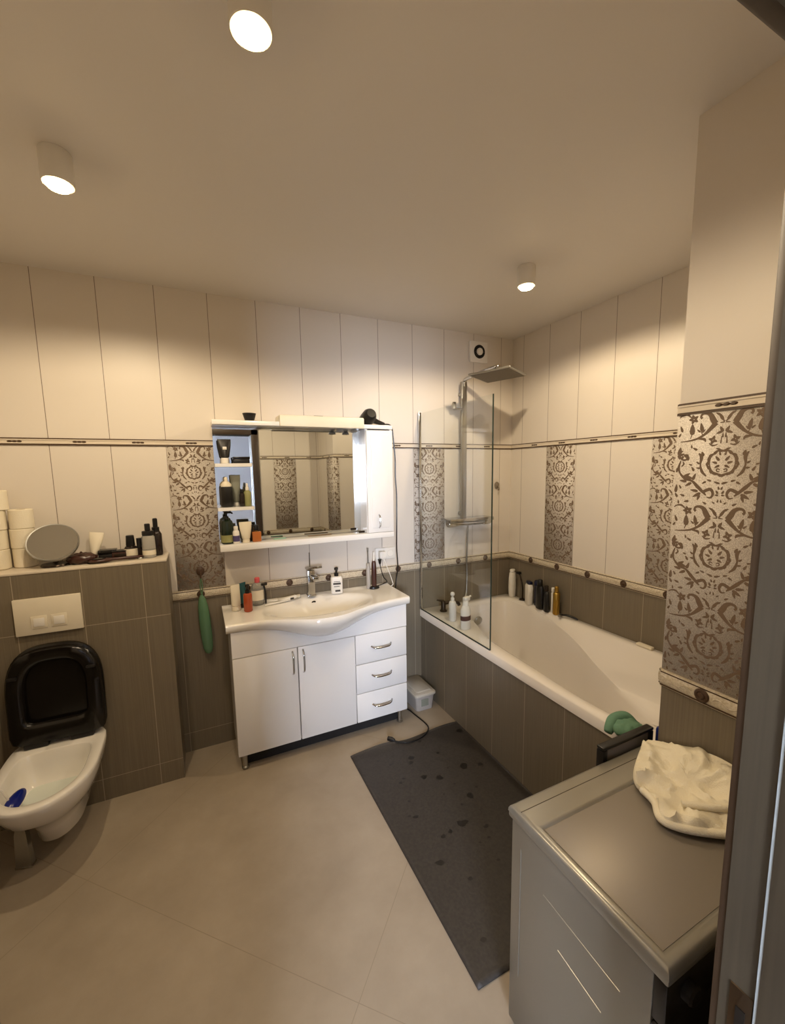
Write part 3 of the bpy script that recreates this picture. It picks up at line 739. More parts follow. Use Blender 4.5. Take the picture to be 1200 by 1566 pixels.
# ------------------------------------------------------------------ mirror cabinet
MX0, MX1, MZ0, MZ1, MY = -2.136, -1.09, 1.195, 1.905, -.15
t = thing('mirror_cabinet', 'white mirror cabinet with open shelves and a tall side door', 'mirror cabinet', ((MX0+MX1)/2, -.075, MZ0))
b = MB(); b.box(MX0, MX1, MY, -.001, MZ1-.025, MZ1, bev=.003); b.build('top_panel', M['white'], t)
b = MB(); b.box(MX0, MX1, MY, -.001, MZ0, MZ0+.035, bev=.003); b.build('bottom_shelf', M['white'], t)
b = MB(); b.box(MX0+.004, -1.27, -.02, -.015, MZ0+.036, MZ1-.026); b.build('mirror', M['mirror'], t)
b = MB(); b.box(MX0+.004, -1.27, -.0145, -.002, MZ0+.036, MZ1-.026); b.build('mirror_backing', M['whitepl'], t)
for z in (1.675, 1.4365):
    rg = []
    for zz in (z-.018, z):
        P = [(MX0+.002, -.021), (MX0+.002, -.142)]
        for k in range(7):
            a = -PI/2 + PI/2*k/6; P.append((-1.955+.0 + .012*math.cos(a), -.130 + .012*math.sin(a)))
        P.append((-1.943, -.021)); rg.append([(x, y, zz) for x, y in P])
    b = MB(); b.loft(rg); b.build('shelf', M['white'], t)
b = MB(); b.box(-1.27, -1.256, MY+.018, -.002, MZ0+.036, MZ1-.026); b.box(MX1-.014, MX1-.001, MY+.018, -.002, MZ0+.036, MZ1-.026); b.box(-1.256, MX1-.014, -.012, -.002, MZ0+.036, MZ1-.026)
b.build('cupboard_side', M['white'], t)
b = MB(); b.box(-1.268, MX1-.002, MY, MY+.017, MZ0+.037, MZ1-.034, bev=.002); b.box(-1.240, MX1-.030, MY-.0035, MY+.002, MZ0+.065, MZ1-.062, bev=.003); d = b.build('cupboard_door', M['white'], t)
b = MB(); b.tube(bow((-1.195, MY-.0025, 1.345), (-1.195, MY-.0025, 1.262), (0, -1, 0), lift=.018), [.005]*13, 8); b.build('handle', M['chrome'], d)
b = MB(); b.box(-1.79, -1.29, -.175, -.03, MZ1+.001, MZ1+.036, bev=.006); b.box(-1.79, -1.29, -.178, -.1515, MZ1-.028, MZ1+.03, bev=.004); lb_ = b.build('light_canopy', M['cream'], t)
for x in (-1.42, -1.33):
    b = MB(); b.lathe([(.012, MZ1-.026), (.018, MZ1-.030), (.024, MZ1-.046), (.020, MZ1-.046), (.004, MZ1-.034)], (x, -.10, 0), 20); b.build('downlight', M['chrome'], lb_)

# ------------------------------------------------------------------ toilet
TXc = -2.876; TW = .180; RZ = .405; TB = BY-.002
t = thing('toilet', 'white wall-hung toilet with its black seat and lid raised', 'toilet', (TXc, -.45, 0))
def tring(hw, yb, yfr, z, n=64, p=2.5, pb=6):
    """squarish-front ring"""
    cy = (yb+yfr)/2; hy = (yb-yfr)/2; out = []
    for k in range(n):
        a = 2*PI*k/n; c, s = math.cos(a), math.sin(a); pp = p if s < 0 else pb
        r = (abs(c)**pp + abs(s)**pp)**(-1/pp)
        x = c*r*hw; y = s*r*hy
        if s < 0: x *= 1 - .2*(-s*r)**2
        out.append((TXc + x, cy + y, z))
    return out
rg = [tring(.072, TB, -.48, .075), tring(.082, TB, -.52, .10), tring(.083, TB, -.55, .17), tring(.116, TB, -.60, .235), tring(.158, TB, -.69, .30), tring(.176, TB, -.722, .355), tring(TW, TB, -.735, .385), tring(TW, TB, -.735, RZ-.004), tring(TW-.004, TB, -.731, RZ),
      tring(.142, -.335, -.698, RZ), tring(.136, -.340, -.690, RZ-.006), tring(.134, -.345, -.685, .355), tring(.118, -.36, -.655, .30), tring(.085, -.39, -.60, .255), tring(.05, -.42, -.54, .235)]
b = MB(); b.loft(rg, True, True, True); b.build('bowl', M['ceramic'], t, ang=50)
b = MB(); b.loft([tring(.098, -.385, -.625, .272)], cap0=True, cap1=False) if False else None
b.loft([tring(.100, -.375, -.63, .2705), tring(.100, -.375, -.63, .2725)]); b.build('water', M['water'], t)
# lid and seat raised against the box
def lidring(hw, z0, z1, y, n=56, tilt=0.):
    cz = (z0+z1)/2; hz = (z1-z0)/2; out = []
    for k in range(n):
        a = 2*PI*k/n; c, s = math.cos(a), math.sin(a); pp = 3.2 if s > 0 else 12
        r = (abs(c)**pp + abs(s)**pp)**(-1/pp); z = cz + s*r*hz
        x = c*r*hw*(1 - (.10*(s*r)**2 if s > 0 else 0))
        out.append((TXc + x, y - tilt*(1-(z-z0)/(z1-z0)), z))
    return out
YL = TB-.012
b = MB(); b.loft([lidring(.176, .425, .858, YL+.004, tilt=.03), lidring(.182, .420, .862, YL, tilt=.03), lidring(.182, .420, .862, YL-.014, tilt=.03), lidring(.172, .428, .852, YL-.020, tilt=.03), lidring(.168, .432, .846, YL-.012, tilt=.03)])
b.build('lid', M['blackgloss'], t, ang=50)
b = MB(); y1 = YL-.022
b.loft([lidring(.177, .424, .853, y1, tilt=.03), lidring(.179, .422, .855, y1-.008, tilt=.03), lidring(.170, .43, .846, y1-.022, tilt=.03), lidring(.130, .502, .806, y1-.026, tilt=.03), lidring(.114, .515, .790, y1-.014, tilt=.03), lidring(.112, .517, .788, y1, tilt=.03), lidring(.177, .424, .853, y1, tilt=.03)], True, False, False)
seat = b.build('seat', M['blackgloss'], t, ang=50)
for sx in (-1, 1):
    for zz in (.50, .74):
        b = MB(); b.box(TXc+sx*.143-.018, TXc+sx*.143+.018, y1-.045, y1-.022, zz-.006, zz+.006, bev=.004); b.build('buffer', M['black'], seat)
    b = MB(); b.box(TXc+sx*.085-.045, TXc+sx*.085+.045, y1-.052, TB-.006, RZ+.0012, RZ+.030, bev=.006); b.build('hinge', M['black'], t)

# flush plate
t = thing('flush_plate', 'cream flush plate with two square buttons above the toilet', 'flush plate', (-2.879, BY-.004, .99))
b = MB(); b.box(-3.003, -2.755, BY-.016, BY-.0008, .910, 1.078, bev=.003); b.build('plate', M['cream'], t)
for x0, x1 in ((-2.945, -2.885), (-2.872, -2.812)):
    b = MB(); b.box(x0, x1, BY-.019, BY-.016, .938, .996, bev=.002); bt = b.build('button', M['cream'], t)
    b = MB(); b.box(x0+.010, x1-.010, BY-.0215, BY-.019, .948, .986, bev=.0015); b.build('button_pad', M['whitepl'], bt)

# blue rim block in the bowl
t = thing('rim_block', 'dark blue toilet rim block hanging inside the bowl', 'toilet freshener', (-2.985, -.60, .36))
Rb = Matrix.Translation((-2.968, -.555, .340)) @ Euler((math.radians(12), math.radians(28), math.radians(-8))).to_matrix().to_4x4()
b = MB(); b.lathe([(.002, -.018), (.032, -.012), (.046, 0), (.032, .012), (.002, .018)], seg=24, sx=.55, sy=1.35, R=Rb); b.build('gel_case', M['bluegel'], t)
b = MB(); b.tube(smooth_path([(-2.985, -.555, .352), (-3.002, -.555, .402), (-3.015, -.555, .411), (-3.03, -.555, .411)], 5), .0035, 6); b.build('hanger', M['whitepl'], t)

# metal brush holder under the bowl
t = thing('brush_holder', 'satin metal flared holder standing on the floor under the toilet', 'brush holder', (-2.984, -.49, 0))
b = MB(); Rk = Matrix.Translation((-2.984, -.49, 0)) @ Matrix.Rotation(math.radians(-14), 4, 'Z')
def sq(hw, z): return [(hw*x, hw*.5*y, z) for x, y in ((-1, -1), (1, -1), (1, 1), (-1, 1))]
b.loft([sq(.029, .001), sq(.029, .012), sq(.028, .014), sq(.022, .15), sq(.013, .20), sq(.009, .205)], R=Rk); b.build('cup', M['chrome_dull'], t)
b = MB(); b.loft([sq(.031, .0008), sq(.031, .010)], R=Rk); b.build('foot_rim', M['chrome'], t)

# ------------------------------------------------------------------ floor mat
mt = MB()
def matf(u, v):
    x = -1.540 + .722*u; y = -.470 - 1.197*v
    lift = .010*math.exp(-((v)/.02)**2)*math.exp(-((u-.30)/.10)**2)
    return Vector((x, y + (.012*math.sin(u*9)*math.exp(-v/.03)), .007 + lift + .0006*math.sin(u*13+v*7)))
g = mt.grid(40, 60, matf)
bot = [[mt.bm.verts.new((q.co.x, q.co.y, .001)) for q in r] for r in (g[0], g[-1], [r[0] for r in g], [r[-1] for r in g])]
for tops, bots in zip((g[0], g[-1], [r[0] for r in g], [r[-1] for r in g]), bot):
    for i in range(len(tops)-1): mt._f([tops[i], tops[i+1], bots[i+1], bots[i]])
# wet marks lie in the mat surface
for k in range(42):
    u = .12 + .84*rnd.random(); v = .03 + .93*rnd.random()
    c = matf(u, v); n = 9; r0 = .006 + .018*rnd.random()**2; ph = rnd.random()*6
    vs = []
    for i in range(n):
        a = 2*PI*i/n; rr = r0*(.6+.7*noise.noise(Vector((k*3.1, math.cos(a), math.sin(a)+ph))) + .2)
        vs.append(mt.bm.verts.new((c.x + rr*1.3*math.cos(a), c.y + rr*math.sin(a), c.z + .0009)))
    mt._f(vs, 1)
tag(mt.build('bath_mat', [M['rubber'], M['wet']], recalc=False), 'large dark grey bath mat with wet marks along the bathtub', 'bath mat')

# ------------------------------------------------------------------ white storage box between vanity and tub
t = thing('storage_box', 'small frosted plastic box with lid between vanity and bathtub', 'box', (-.93, -.14, 0))
def rq(x0, x1, y0, y1, z, r=.02):
    P = []
    for cx, cy, a0 in ((x1-r, y1-r, 0), (x0+r, y1-r, PI/2), (x0+r, y0+r, PI), (x1-r, y0+r, 1.5*PI)):
        for k in range(5): P.append((cx + r*math.cos(a0+PI/2*k/4), cy + r*math.sin(a0+PI/2*k/4), z))
    return P
b = MB(); b.loft([rq(-.99, -.865, -.252, -.022, .001), rq(-1.0, -.855, -.262, -.012, .108)]); b.build('tub', M['trans_box'], t)
b = MB(); b.loft([rq(-1.008, -.847, -.270, -.004, .1085), rq(-1.008, -.847, -.270, -.004, .122), rq(-1.000, -.855, -.262, -.012, .128)]); b.loft([rq(-.985, -.87, -.24, -.035, .1283, .015), rq(-.98, -.875, -.235, -.04, .133, .015)]); b.build('lid', M['boxlid'], t)
b = MB(); b.box(-.96, -.905, -.2615, -.2585, .035, .085, bev=.001); b.build('label', M['greytube'], t)

# ------------------------------------------------------------------ washing machine
WXa, WXb, WYa, WYb, WZ = -1.51, -.935, -2.19, -1.754, .7035
t = thing('washing_machine', 'silver grey washing machine beside the doorway', 'washing machine', ((WXa+WXb)/2, (WYa+WYb)/2, 0))
b = MB(); b.box(WXa+.006, WXb-.006, WYa+.03, WYb-.008, .02, WZ-.036, bev=.006)
b.build('body', M['silver'], t)
b = MB()
for p, q in (((-1.883, .546), (-2.096, .536)), ((-1.934, .444), (-2.056, .43)), ((-1.80, .20), (-1.80, .60))):
    b.tube([(WXa+.0055, p[0], p[1]), (WXa+.0055, q[0], q[1])], .0013, 8)
b.build('side_rib', M['silver'], t)
b = MB()
b.box(WXa, WXb, WYa, WYb, WZ-.036, WZ-.014, bev=.005)
def rq4(d, z, x0=WXa, x1=WXb, y0=WYa, y1=WYb): return [(x0+d, y0+d, z), (x1-d, y0+d, z), (x1-d, y1-d, z), (x0+d, y1-d, z)]
b.loft([rq4(-.0004, WZ-.020), rq4(.0004, WZ-.011), rq4(.0035, WZ-.0045), rq4(.009, WZ-.001), rq4(.014, WZ), rq4(.019, WZ, y1=WYb-.072), rq4(.025, WZ-.003, y1=WYb-.072), rq4(.031, WZ-.0085, y1=WYb-.072)], True, False, False)
b.build('top_frame', M['silver'], t)
b = MB(); b.box(WXa+.030, WXb-.030, WYa+.030, WYb-.102, WZ-.013, WZ-.0065, bev=.001); b.build('top_panel', M['silver_lid'], t)
b = MB(); b.box(WXa+.010, WXb-.010, WYb-.0400, WYb-.0385, WZ-.004, WZ+.0004); b.build('seam', M['bronze'], t)
b = MB(); b.box(WXa+.008, WXb-.008, WYa+.005, WYa+.034, .56, WZ-.038, bev=.006); b.build('control_panel', M['black'], t)
b = MB(); b.box(WXa+.008, WXb-.008, WYa+.012, WYa+.034, .03, .556, bev=.008); b.build('front_panel', M['black'], t)
Rd = Matrix.Translation((-1.225, WYa+.012, .31)) @ Matrix.Rotation(PI/2, 4, 'X')
b = MB(); b.lathe([(.165, 0), (.165, .012), (.15, .02), (.12, .012), (.05, .004), (0, .003)], seg=40, R=Rd); b.build('porthole_door', M['blackgloss'], t)
b = MB(); b.lathe([(.02, 0), (.02, .016), (.016, .02), (0, .02)], seg=24, R=Matrix.Translation((-1.44, WYa+.006, .62)) @ Matrix.Rotation(PI/2, 4, 'X')); b.build('dial', M['black'], t)
for x in (WXa+.05, WXb-.05):
    for y in (WYa+.07, WYb-.05):
        b = MB(); b.lathe([(.022, .001), (.022, .01), (.012, .012), (.012, .022)], (x, y, 0), 14); b.build('foot', M['black'], t)

# crumpled white cloth
poly = [(-.955, -1.772), (-1.03, -1.80), (-1.105, -1.838), (-1.145, -1.872), (-1.152, -1.905), (-1.168, -1.945), (-1.205, -1.982), (-1.190, -2.015), (-1.135, -2.06), (-1.07, -2.10), (-.985, -2.115), (-.925, -2.09), (-.912, -1.98), (-.912, -1.87), (-.918, -1.79)]
ctr = (-1.03, -1.945)
ringb = poly_ring(poly, ctr, 120)
ZT = WZ+.0005
def clothz(x, y, s):
    n = noise.noise(Vector((x*13, y*13, 1.3)))*.5 + noise.noise(Vector((x*29+4, y*23, 5.1)))*.3 + noise.noise(Vector((x*60, y*55, 2)))*.12
    cr = abs(noise.noise(Vector((x*9+y*5, y*11-x*4, 7.7)))); cr2 = abs(noise.noise(Vector((x*17-y*8, y*15+x*9, 3.2))))
    n += .9*(max(0, .22-cr)/.22)**1.5*.55 + .5*(max(0, .18-cr2)/.18)**1.4*.5
    fold = .5+.5*math.sin((x*.8 - y*.9)*62 + 3*n)
    rise = .055*sm(-1.06, -.925, x)*sm(-1.74, -1.98, y)
    return ZT + .012 + .034*n + .010*fold + rise + .010*(1-s)
rings = []
for s in (0.02, .1, .18, .26, .34, .42, .5, .58, .66, .74, .8, .86, .91, .95, .98):
    rings.append([(ctr[0]+(x-ctr[0])*s, ctr[1]+(y-ctr[1])*s, max(ZT+.006, clothz(ctr[0]+(x-ctr[0])*s, ctr[1]+(y-ctr[1])*s, s))) for x, y in ringb])
def edgez(x, y): return .06*sm(-1.06, -.925, x)*sm(-1.74, -1.98, y)
rings.append([(x, y, ZT + .016 + edgez(x, y)) for x, y in ringb])
rings.append([(ctr[0]+(x-ctr[0])*1.012, ctr[1]+(y-ctr[1])*1.012 , ZT + .008 + edgez(x, y)) if x < -.93 else (x, y, ZT+.008) for x, y in ringb])
rings.append([(ctr[0]+(x-ctr[0])*.985, ctr[1]+(y-ctr[1])*.985, ZT) for x, y in ringb])
b = MB(); b.loft(rings, True, True, True)
# rolled hem along the near edges
hem = smooth_path([(-1.150, -1.895, ZT+.012), (-1.165, -1.94, ZT+.013), (-1.202, -1.98, ZT+.012), (-1.185, -2.02, ZT+.013), (-1.13, -2.065, ZT+.013), (-1.065, -2.103, ZT+.013), (-.99, -2.117, ZT+.014)], 6)
b.tube(hem, .0105, 8)
hem2 = smooth_path([(-1.125, -1.985, ZT+.030), (-1.08, -2.03, ZT+.036), (-1.0, -2.075, ZT+.040), (-.94, -2.09, ZT+.044)], 6)
b.tube(hem2, .009, 8)
tag(b.build('towel', M['towel'], ang=70), 'crumpled white cotton cloth lying on the washing machine', 'cloth')

# black frame and the things wedged behind the machine
t = thing('folded_frame', 'black plastic frame with grey inset standing behind the washing machine', 'frame', (-.975, -1.735, 0))
b = MB(); X0f, X1f, Zf = -1.122, -.872, .736; yA, yB = -1.748, -1.722
b.box(X0f, X1f, yA, yB, Zf-.010, Zf, bev=.003); b.box(X0f, X0f+.022, yA, yB, .02, Zf-.012, bev=.003); b.box(X1f-.022, X1f, yA, yB, .02, Zf-.012, bev=.003); b.box(X0f, X1f, yA, yB, .001, .022, bev=.003)
b.build('frame', M['black'], t)
b = MB(); b.box(X0f+.024, X1f-.024, yA+.004, yB-.006, .03, Zf-.014); b.build('inset_panel', M['towelgrey'], t)
b = MB()
b.box(-.862, -.81, -1.772, -1.745, TZ+.0015, .735, bev=.008); b.lathe([(.012, .734), (.012, .75), (.009, .752)], (-.84, -1.758, 0), 14)
tag(b.build('plastic_bottle', M['blue']), 'dark blue plastic item in the corner between tub and pier', 'bottle')
# green rubber lump over the tub rim
b = MB()
rg = []
for k in range(13):
    u = k/12; th = PI*u
    rg.append([(-.825 + (.060*math.sin(th)+.002)*math.cos(2*PI*i/28)*(1+.12*noise.noise(Vector((k*.5, i*.4, 0)))), -1.62 + (.045*math.sin(th)+.002)*math.sin(2*PI*i/28)*(1+.15*noise.noise(Vector((k*.4, i*.3, 4)))),
               TZ+.0015 + .040*(1-math.cos(th))/2*2*.62 + (.012*noise.noise(Vector((i*.35, k*.4, 9))) if 2 < k < 11 else 0)) for i in range(28)])
b.loft(rg)
b.tube(smooth_path([(-.89, -1.59, TZ+.008), (-.872, -1.585, TZ+.022), (-.835, -1.575, TZ+.036), (-.795, -1.59, TZ+.044), (-.778, -1.615, TZ+.028)], 7), [.014+.008*math.sin(PI*i/28) for i in range(29)], 14)
tag(b.build('rubber_glove', M['greencloth'], ang=80), 'crumpled green rubber glove resting on the near end of the tub rim', 'glove')

# ------------------------------------------------------------------ small bottles and toiletries
def item(name, label, cat, loc, rz=0., tilt=(0, 0), group=None): return thing(name, label, cat, loc, (tilt[0], tilt[1], rz), group)
def part(root, name, prof, m, sx=1., sy=1., seg=24, off=(0, 0, 0), R=None):
    b = MB(); b.lathe(prof, off, seg, sx, sy, R=R); return b.build(name, m, root, world=False)
def pbox(root, name, x0, x1, y0, y1, z0, z1, m, bev=.002, R=None):
    b = MB(); b.box(x0, x1, y0, y1, z0, z1, bev=bev, R=R); return b.build(name, m, root, world=False)
def ptube(root, name, pts, r, m, seg=10):
    b = MB(); b.tube(pts, r, seg); return b.build(name, m, root, world=False)
E_ = .0008
def cyl(r, h, e=.003, z=0.): return [(r-e, z), (r, z+e), (r, z+h-e), (r-e, z+h)]
def squeeze_tube(root, hw, hd, h, caph, m, mc, capr=None, up=True):
    """tube standing on its cap (up) - round at the cap, flat at the crimp"""
    capr = capr or hd*1.25
    part(root, 'cap', cyl(capr, caph, .002), mc)
    n = 28; rings = []
    for u in (0, .06, .3, .6, .85, .96, 1):
        a = capr*1.05 + (hw-capr*1.05)*min(1, u*1.4); d = hd*(1-u**1.6)+.0015
        if u == 0: a, d = capr*.8, capr*.8
        if u == .06: d = max(hd, capr*.95)
        rings.append([(a*math.cos(2*PI*k/n), d*math.sin(2*PI*k/n), caph + (h-caph)*u) for k in range(n)])
    b = MB(); b.loft(rings); b.build('tube', m, root, world=False)
def pump_top(root, z, m, r=.012, h=.04, reach=.035, name='pump'):
    b = MB(); b.lathe([(r, z), (r, z+h*.35), (r*.45, z+h*.4), (r*.45, z+h*.7), (r*.9, z+h*.72), (r*.9, z+h*.95), (r*.6, z+h)], seg=18)
    b.tube([(0, 0, z+h*.85), (0, -reach*.7, z+h*.85), (0, -reach, z+h*.72)], [r*.5, r*.42, r*.36], 8)
    return b.build(name, m, root, world=False)

# on the washbasin
zc0 = CZ+.0012
t = item('lotion_tube', 'tall white tube standing on its cap at the left end of the washbasin', 'tube', (-2.072, -.105, zc0), .3); squeeze_tube(t, .026, .02, .148, .025, M['cream'], M['cream'])
t = item('toothpaste_tube', 'dark teal tube behind the orange bottle on the washbasin', 'tube', (-2.030, -.062, zc0), .6); squeeze_tube(t, .024, .016, .145, .022, M['teal'], M['black'])
t = item('soap_bottle', 'orange brown bottle with black pump on the washbasin', 'bottle', (-2.012, -.155, zc0))
part(t, 'body', [(.021, 0), (.024, .004), (.024, .095), (.021, .102), (.012, .106)], M['orange']); pump_top(t, .105, M['black'], .013, .05, .03)
t = item('mouthwash_bottle', 'clear bottle with pink cap behind the orange bottle on the washbasin', 'bottle', (-1.946, -.06, zc0), .1)
part(t, 'body', [(.026, 0), (.030, .004), (.030, .115), (.022, .13), (.014, .134)], M['clear'], 1.2, .8); part(t, 'cap', cyl(.015, .03, .003, .134), M['red']); part(t, 'label', [(.0304, .03), (.0304, .09)], M['cream'], 1.2, .8)
t = item('razor', 'black razor leaning beside the pink-capped bottle', 'razor', (-1.905, -.075, zc0), .4)
ptube(t, 'handle', smooth_path([(0, 0, .004), (.003, .002, .06), (0, .012, .115)], 5), .005, M['black']); pbox(t, 'razor_head', -.02, .02, .006, .018, .112, .126, M['black'])
t = item('manual_toothbrush', 'white toothbrush lying on the washbasin left of the tap', 'toothbrush', (-1.83, -.095, zc0+.005), .25)
ptube(t, 'handle', [(-.09, 0, 0), (-.03, 0, .001), (.04, 0, .001), (.09, 0, 0)], [.005, .0055, .004, .003], M['whitepl']); pbox(t, 'bristles', .07, .092, -.005, .005, .001, .013, M['ink'], .001)
t = item('face_cream_tube', 'small white tube lying flat on the washbasin beside the tap', 'tube', (-1.755, -.06, zc0+.0135), .2)
b = MB(); b.loft([[(xx, wy*math.cos(2*PI*k/20), hz_*math.sin(2*PI*k/20)) for k in range(20)] for xx, wy, hz_ in ((-.07, .02, .0015), (-.03, .02, .009), (.03, .016, .013), (.035, .010, .010))]); b.build('tube', M['whitepl'], t, world=False)
part(t, 'cap', cyl(.011, .025, .002), M['cream'], R=Matrix.Translation((.035, 0, 0)) @ Matrix.Rotation(PI/2, 4, 'Y'))
t = item('soap_sachet', 'flat pale soap sachet lying at the back of the washbasin', 'sachet', (-1.865, -.035, zc0+.006), -.1); pbox(t, 'sachet', -.035, .035, -.02, .02, -.005, .006, M['whitepl'], .004)
t = item('soap_dispenser', 'white soap dispenser with black pump right of the tap', 'soap dispenser', (-1.463, -.065, zc0+.003), -.2)
b = MB(); b.loft([[(hw*math.copysign(abs(math.cos(2*PI*k/32))**.45, math.cos(2*PI*k/32)), hw*.62*math.copysign(abs(math.sin(2*PI*k/32))**.45, math.sin(2*PI*k/32)), z) for k in range(32)] for hw, z in ((.034, 0), (.037, .004), (.037, .098), (.033, .108), (.014, .112))]); b.build('body', M['whitepl'], t, world=False)
pump_top(t, .112, M['black'], .014, .055, .04)
b = MB(); b.box(-.024, .024, -.0245, -.0232, .06, .072); b.box(-.02, .016, -.0245, -.0232, .046, .050); b.box(-.012, .02, -.0245, -.0232, .014, .026); b.box(-.02, .02, -.0245, -.0232, .078, .081); b.build('label_print', M['ink'], t, world=False)
t = item('electric_toothbrush', 'black electric toothbrush standing on its charger at the right of the basin', 'toothbrush', (-1.207, -.075, zc0))
part(t, 'charger', [(.03, 0), (.032, .004), (.030, .012), (.018, .016)], M['black'], 1.1, .8); part(t, 'handle', [(.015, .016), (.0165, .03), (.0165, .12), (.014, .175), (.010, .185), (.005, .188)], M['brownpl']); part(t, 'brush_shaft', [(.005, .186), (.0045, .225), (.006, .23), (.006, .245), (.003, .247)], M['whitepl'])
t = item('electric_toothbrush', 'pale slim electric toothbrush left of the black one', 'toothbrush', (-1.243, -.062, zc0+.001))
part(t, 'handle', [(.012, 0), (.014, .004), (.0145, .11), (.011, .165), (.006, .17)], M['trans_box']); part(t, 'brush_shaft', [(.005, .168), (.004, .245), (.006, .25), (.006, .268), (.003, .27)], M['chrome_dull'])

# wall socket with plugs
t = thing('wall_socket', 'white double wall socket under the mirror cabinet at the right', 'socket', (-1.09, -.005, 1.066))
b = MB(); b.box(-1.165, -1.02, -.012, -.0008, 1.02, 1.10, bev=.003); b.build('frame', M['whitepl'], t)
for x in (-1.128, -1.057):
    b = MB(); b.lathe([(.024, 0), (.022, .002), (.021, -.004+.005), (0, .0015)], seg=24, R=Matrix.Translation((x, -.0122, 1.06)) @ Matrix.Rotation(PI/2, 4, 'X')); b.build('outlet', M['whitepl'], t)
t = thing('charger_plug', 'white charger plug with white cord in the wall socket', 'charger', (-1.128, -.015, 1.06))
b = MB(); b.box(-1.15, -1.108, -.055, -.0145, 1.035, 1.082, bev=.005); pl = b.build('plug_body', M['whitepl'], t)
b = MB(); b.tube(smooth_path([(-1.125, -.05, 1.038), (-1.11, -.06, .99), (-1.085, -.055, .93), (-1.07, -.06, .88), (-1.0695, -.075, CZ+.01), (-1.09, -.085, CZ+.004)], 7), .0028, 8); b.build('cord', M['whitepl'], t)
t = thing('plug_cord', 'black plug with cord below the white charger, trailing behind the toothbrush', 'cord', (-1.15, -.03, 1.0))
b = MB(); b.lathe([(.005, 0), (.008, .008), (.012, .03), (.015, .034)], (-1.147, -.036, .996), 14); b.build('plug_body', M['black'], t)
b = MB(); b.tube(smooth_path([(-1.147, -.036, .998), (-1.14, -.038, .96), (-1.118, -.03, .90), (-1.09, -.022, .865), (-1.12, -.03, CZ+.011), (-1.18, -.05, CZ+.006)], 7), .003, 8); b.build('cord', M['black'], t)

# hair dryer on top of the cabinet with its cord down to the floor
ZM = MZ1 + .0008
t = thing('hair_dryer', 'black hair dryer lying on top of the mirror cabinet', 'hair dryer', (-1.20, -.085, ZM))
Rh = Matrix.Translation((-1.235, -.105, ZM+.047)) @ Matrix.Rotation(math.radians(70), 4, 'X')
b = MB(); b.lathe([(.030, -.075), (.044, -.06), (.046, -.02), (.044, .03), (.036, .05), (.028, .06)], seg=28, R=Rh); b.build('barrel', M['black'], t)
b = MB(); b.lathe([(.036, -.0765), (.030, -.080), (.004, -.081)], seg=24, R=Rh); b.build('rear_grille', M['blackmat'], t)
b = MB(); b.tube(smooth_path([(-1.205, -.10, ZM+.035), (-1.165, -.095, ZM+.022), (-1.12, -.09, ZM+.012)], 6), [.024, .022, .020, .018, .017, .016, .015, .014, .013, .012, .011, .010, .009], 14); b.build('handle', M['black'], t)
b = MB(); b.tube(smooth_path([(-1.12, -.09, ZM+.011), (-1.095, -.11, ZM+.007), (-1.082, -.125, ZM-.014), (-1.076, -.128, 1.83), (-1.064, -.127, 1.70), (-1.063, -.125, 1.58), (-1.056, -.125, 1.45), (-1.057, -.12, 1.22), (-1.035, -.07, 1.10), (-1.022, -.055, .96), (-1.030, -.04, .86), (-1.045, -.03, .6), (-1.05, -.05, .2), (-1.045, -.12, .02), (-1.025, -.24, .006), (-1.004, -.40, .0055), (-1.03, -.47, .0135), (-1.10, -.515, .014), (-1.19, -.522, .0145), (-1.25, -.49, .0175), (-1.27, -.465, .02)], 8), .0042, 8); b.build('cord', M['black'], t)
b = MB(); b.tube([(-1.262, -.475, .0195), (-1.272, -.462, .0205), (-1.29, -.440, .0195)], [.007, .013, .013], 12); b.build('plug', M['black'], t)

# top of the mirror cabinet
t = item('black_cup', 'small black tapered cup on top of the mirror cabinet', 'cup', (-1.938, -.08, ZM)); part(t, 'cup', [(.022, 0), (.024, .003), (.037, .045), (.035, .045), (.022, .006)], M['black'])
t = item('black_case', 'tiny flat black case lying on the cabinet light canopy', 'case', (-1.55, -.09, MZ1+.0368)); pbox(t, 'case', -.028, .028, -.012, .012, 0, .010, M['black'])

# open shelves, left
zs = 1.675+.0008
t = item('face_wash_tube', 'black tube with white cap on the top open shelf', 'tube', (-2.078, -.08, zs), 0); squeeze_tube(t, .034, .022, .132, .030, M['black'], M['whitepl'], .021); pbox(t, 'label_mark', -.010, .010, -.0215, -.0195, .075, .09, M['whitepl'], .001, R=Matrix.Rotation(.0, 4, 'X'))
t = item('flat_tin', 'flat black rectangular tin on the top open shelf', 'tin', (-1.996, -.085, zs), .05); pbox(t, 'tin_base', -.042, .042, -.025, .025, 0, .022, M['black']); pbox(t, 'tin_lid', -.044, .044, -.027, .027, .0225, .036, M['blackgloss'])
zs = 1.4365+.0008
t = item('lotion_bottle', 'black bottle with cream pump top on the middle open shelf', 'bottle', (-2.082, -.085, zs))
part(t, 'body', [(.029, 0), (.032, .004), (.032, .105), (.030, .112)], M['black']); part(t, 'collar', [(.028, .112), (.027, .125), (.014, .14)], M['cream']); part(t, 'pump', [(.009, .14), (.009, .16), (.006, .165)], M['cream'])
t = item('cream_tube', 'grey green tube on white cap behind the black lotion bottle', 'tube', (-2.031, -.055, zs), 0); squeeze_tube(t, .027, .016, .175, .02, M['greytube'], M['whitepl'], .013)
t = item('serum_bottle', 'small dark brown bottle in the middle of the middle open shelf', 'bottle', (-2.003, -.095, zs)); part(t, 'body', [(.013, 0), (.015, .003), (.015, .065), (.008, .075)], M['smoke']); part(t, 'cap', cyl(.009, .02, .002, .075), M['black'])
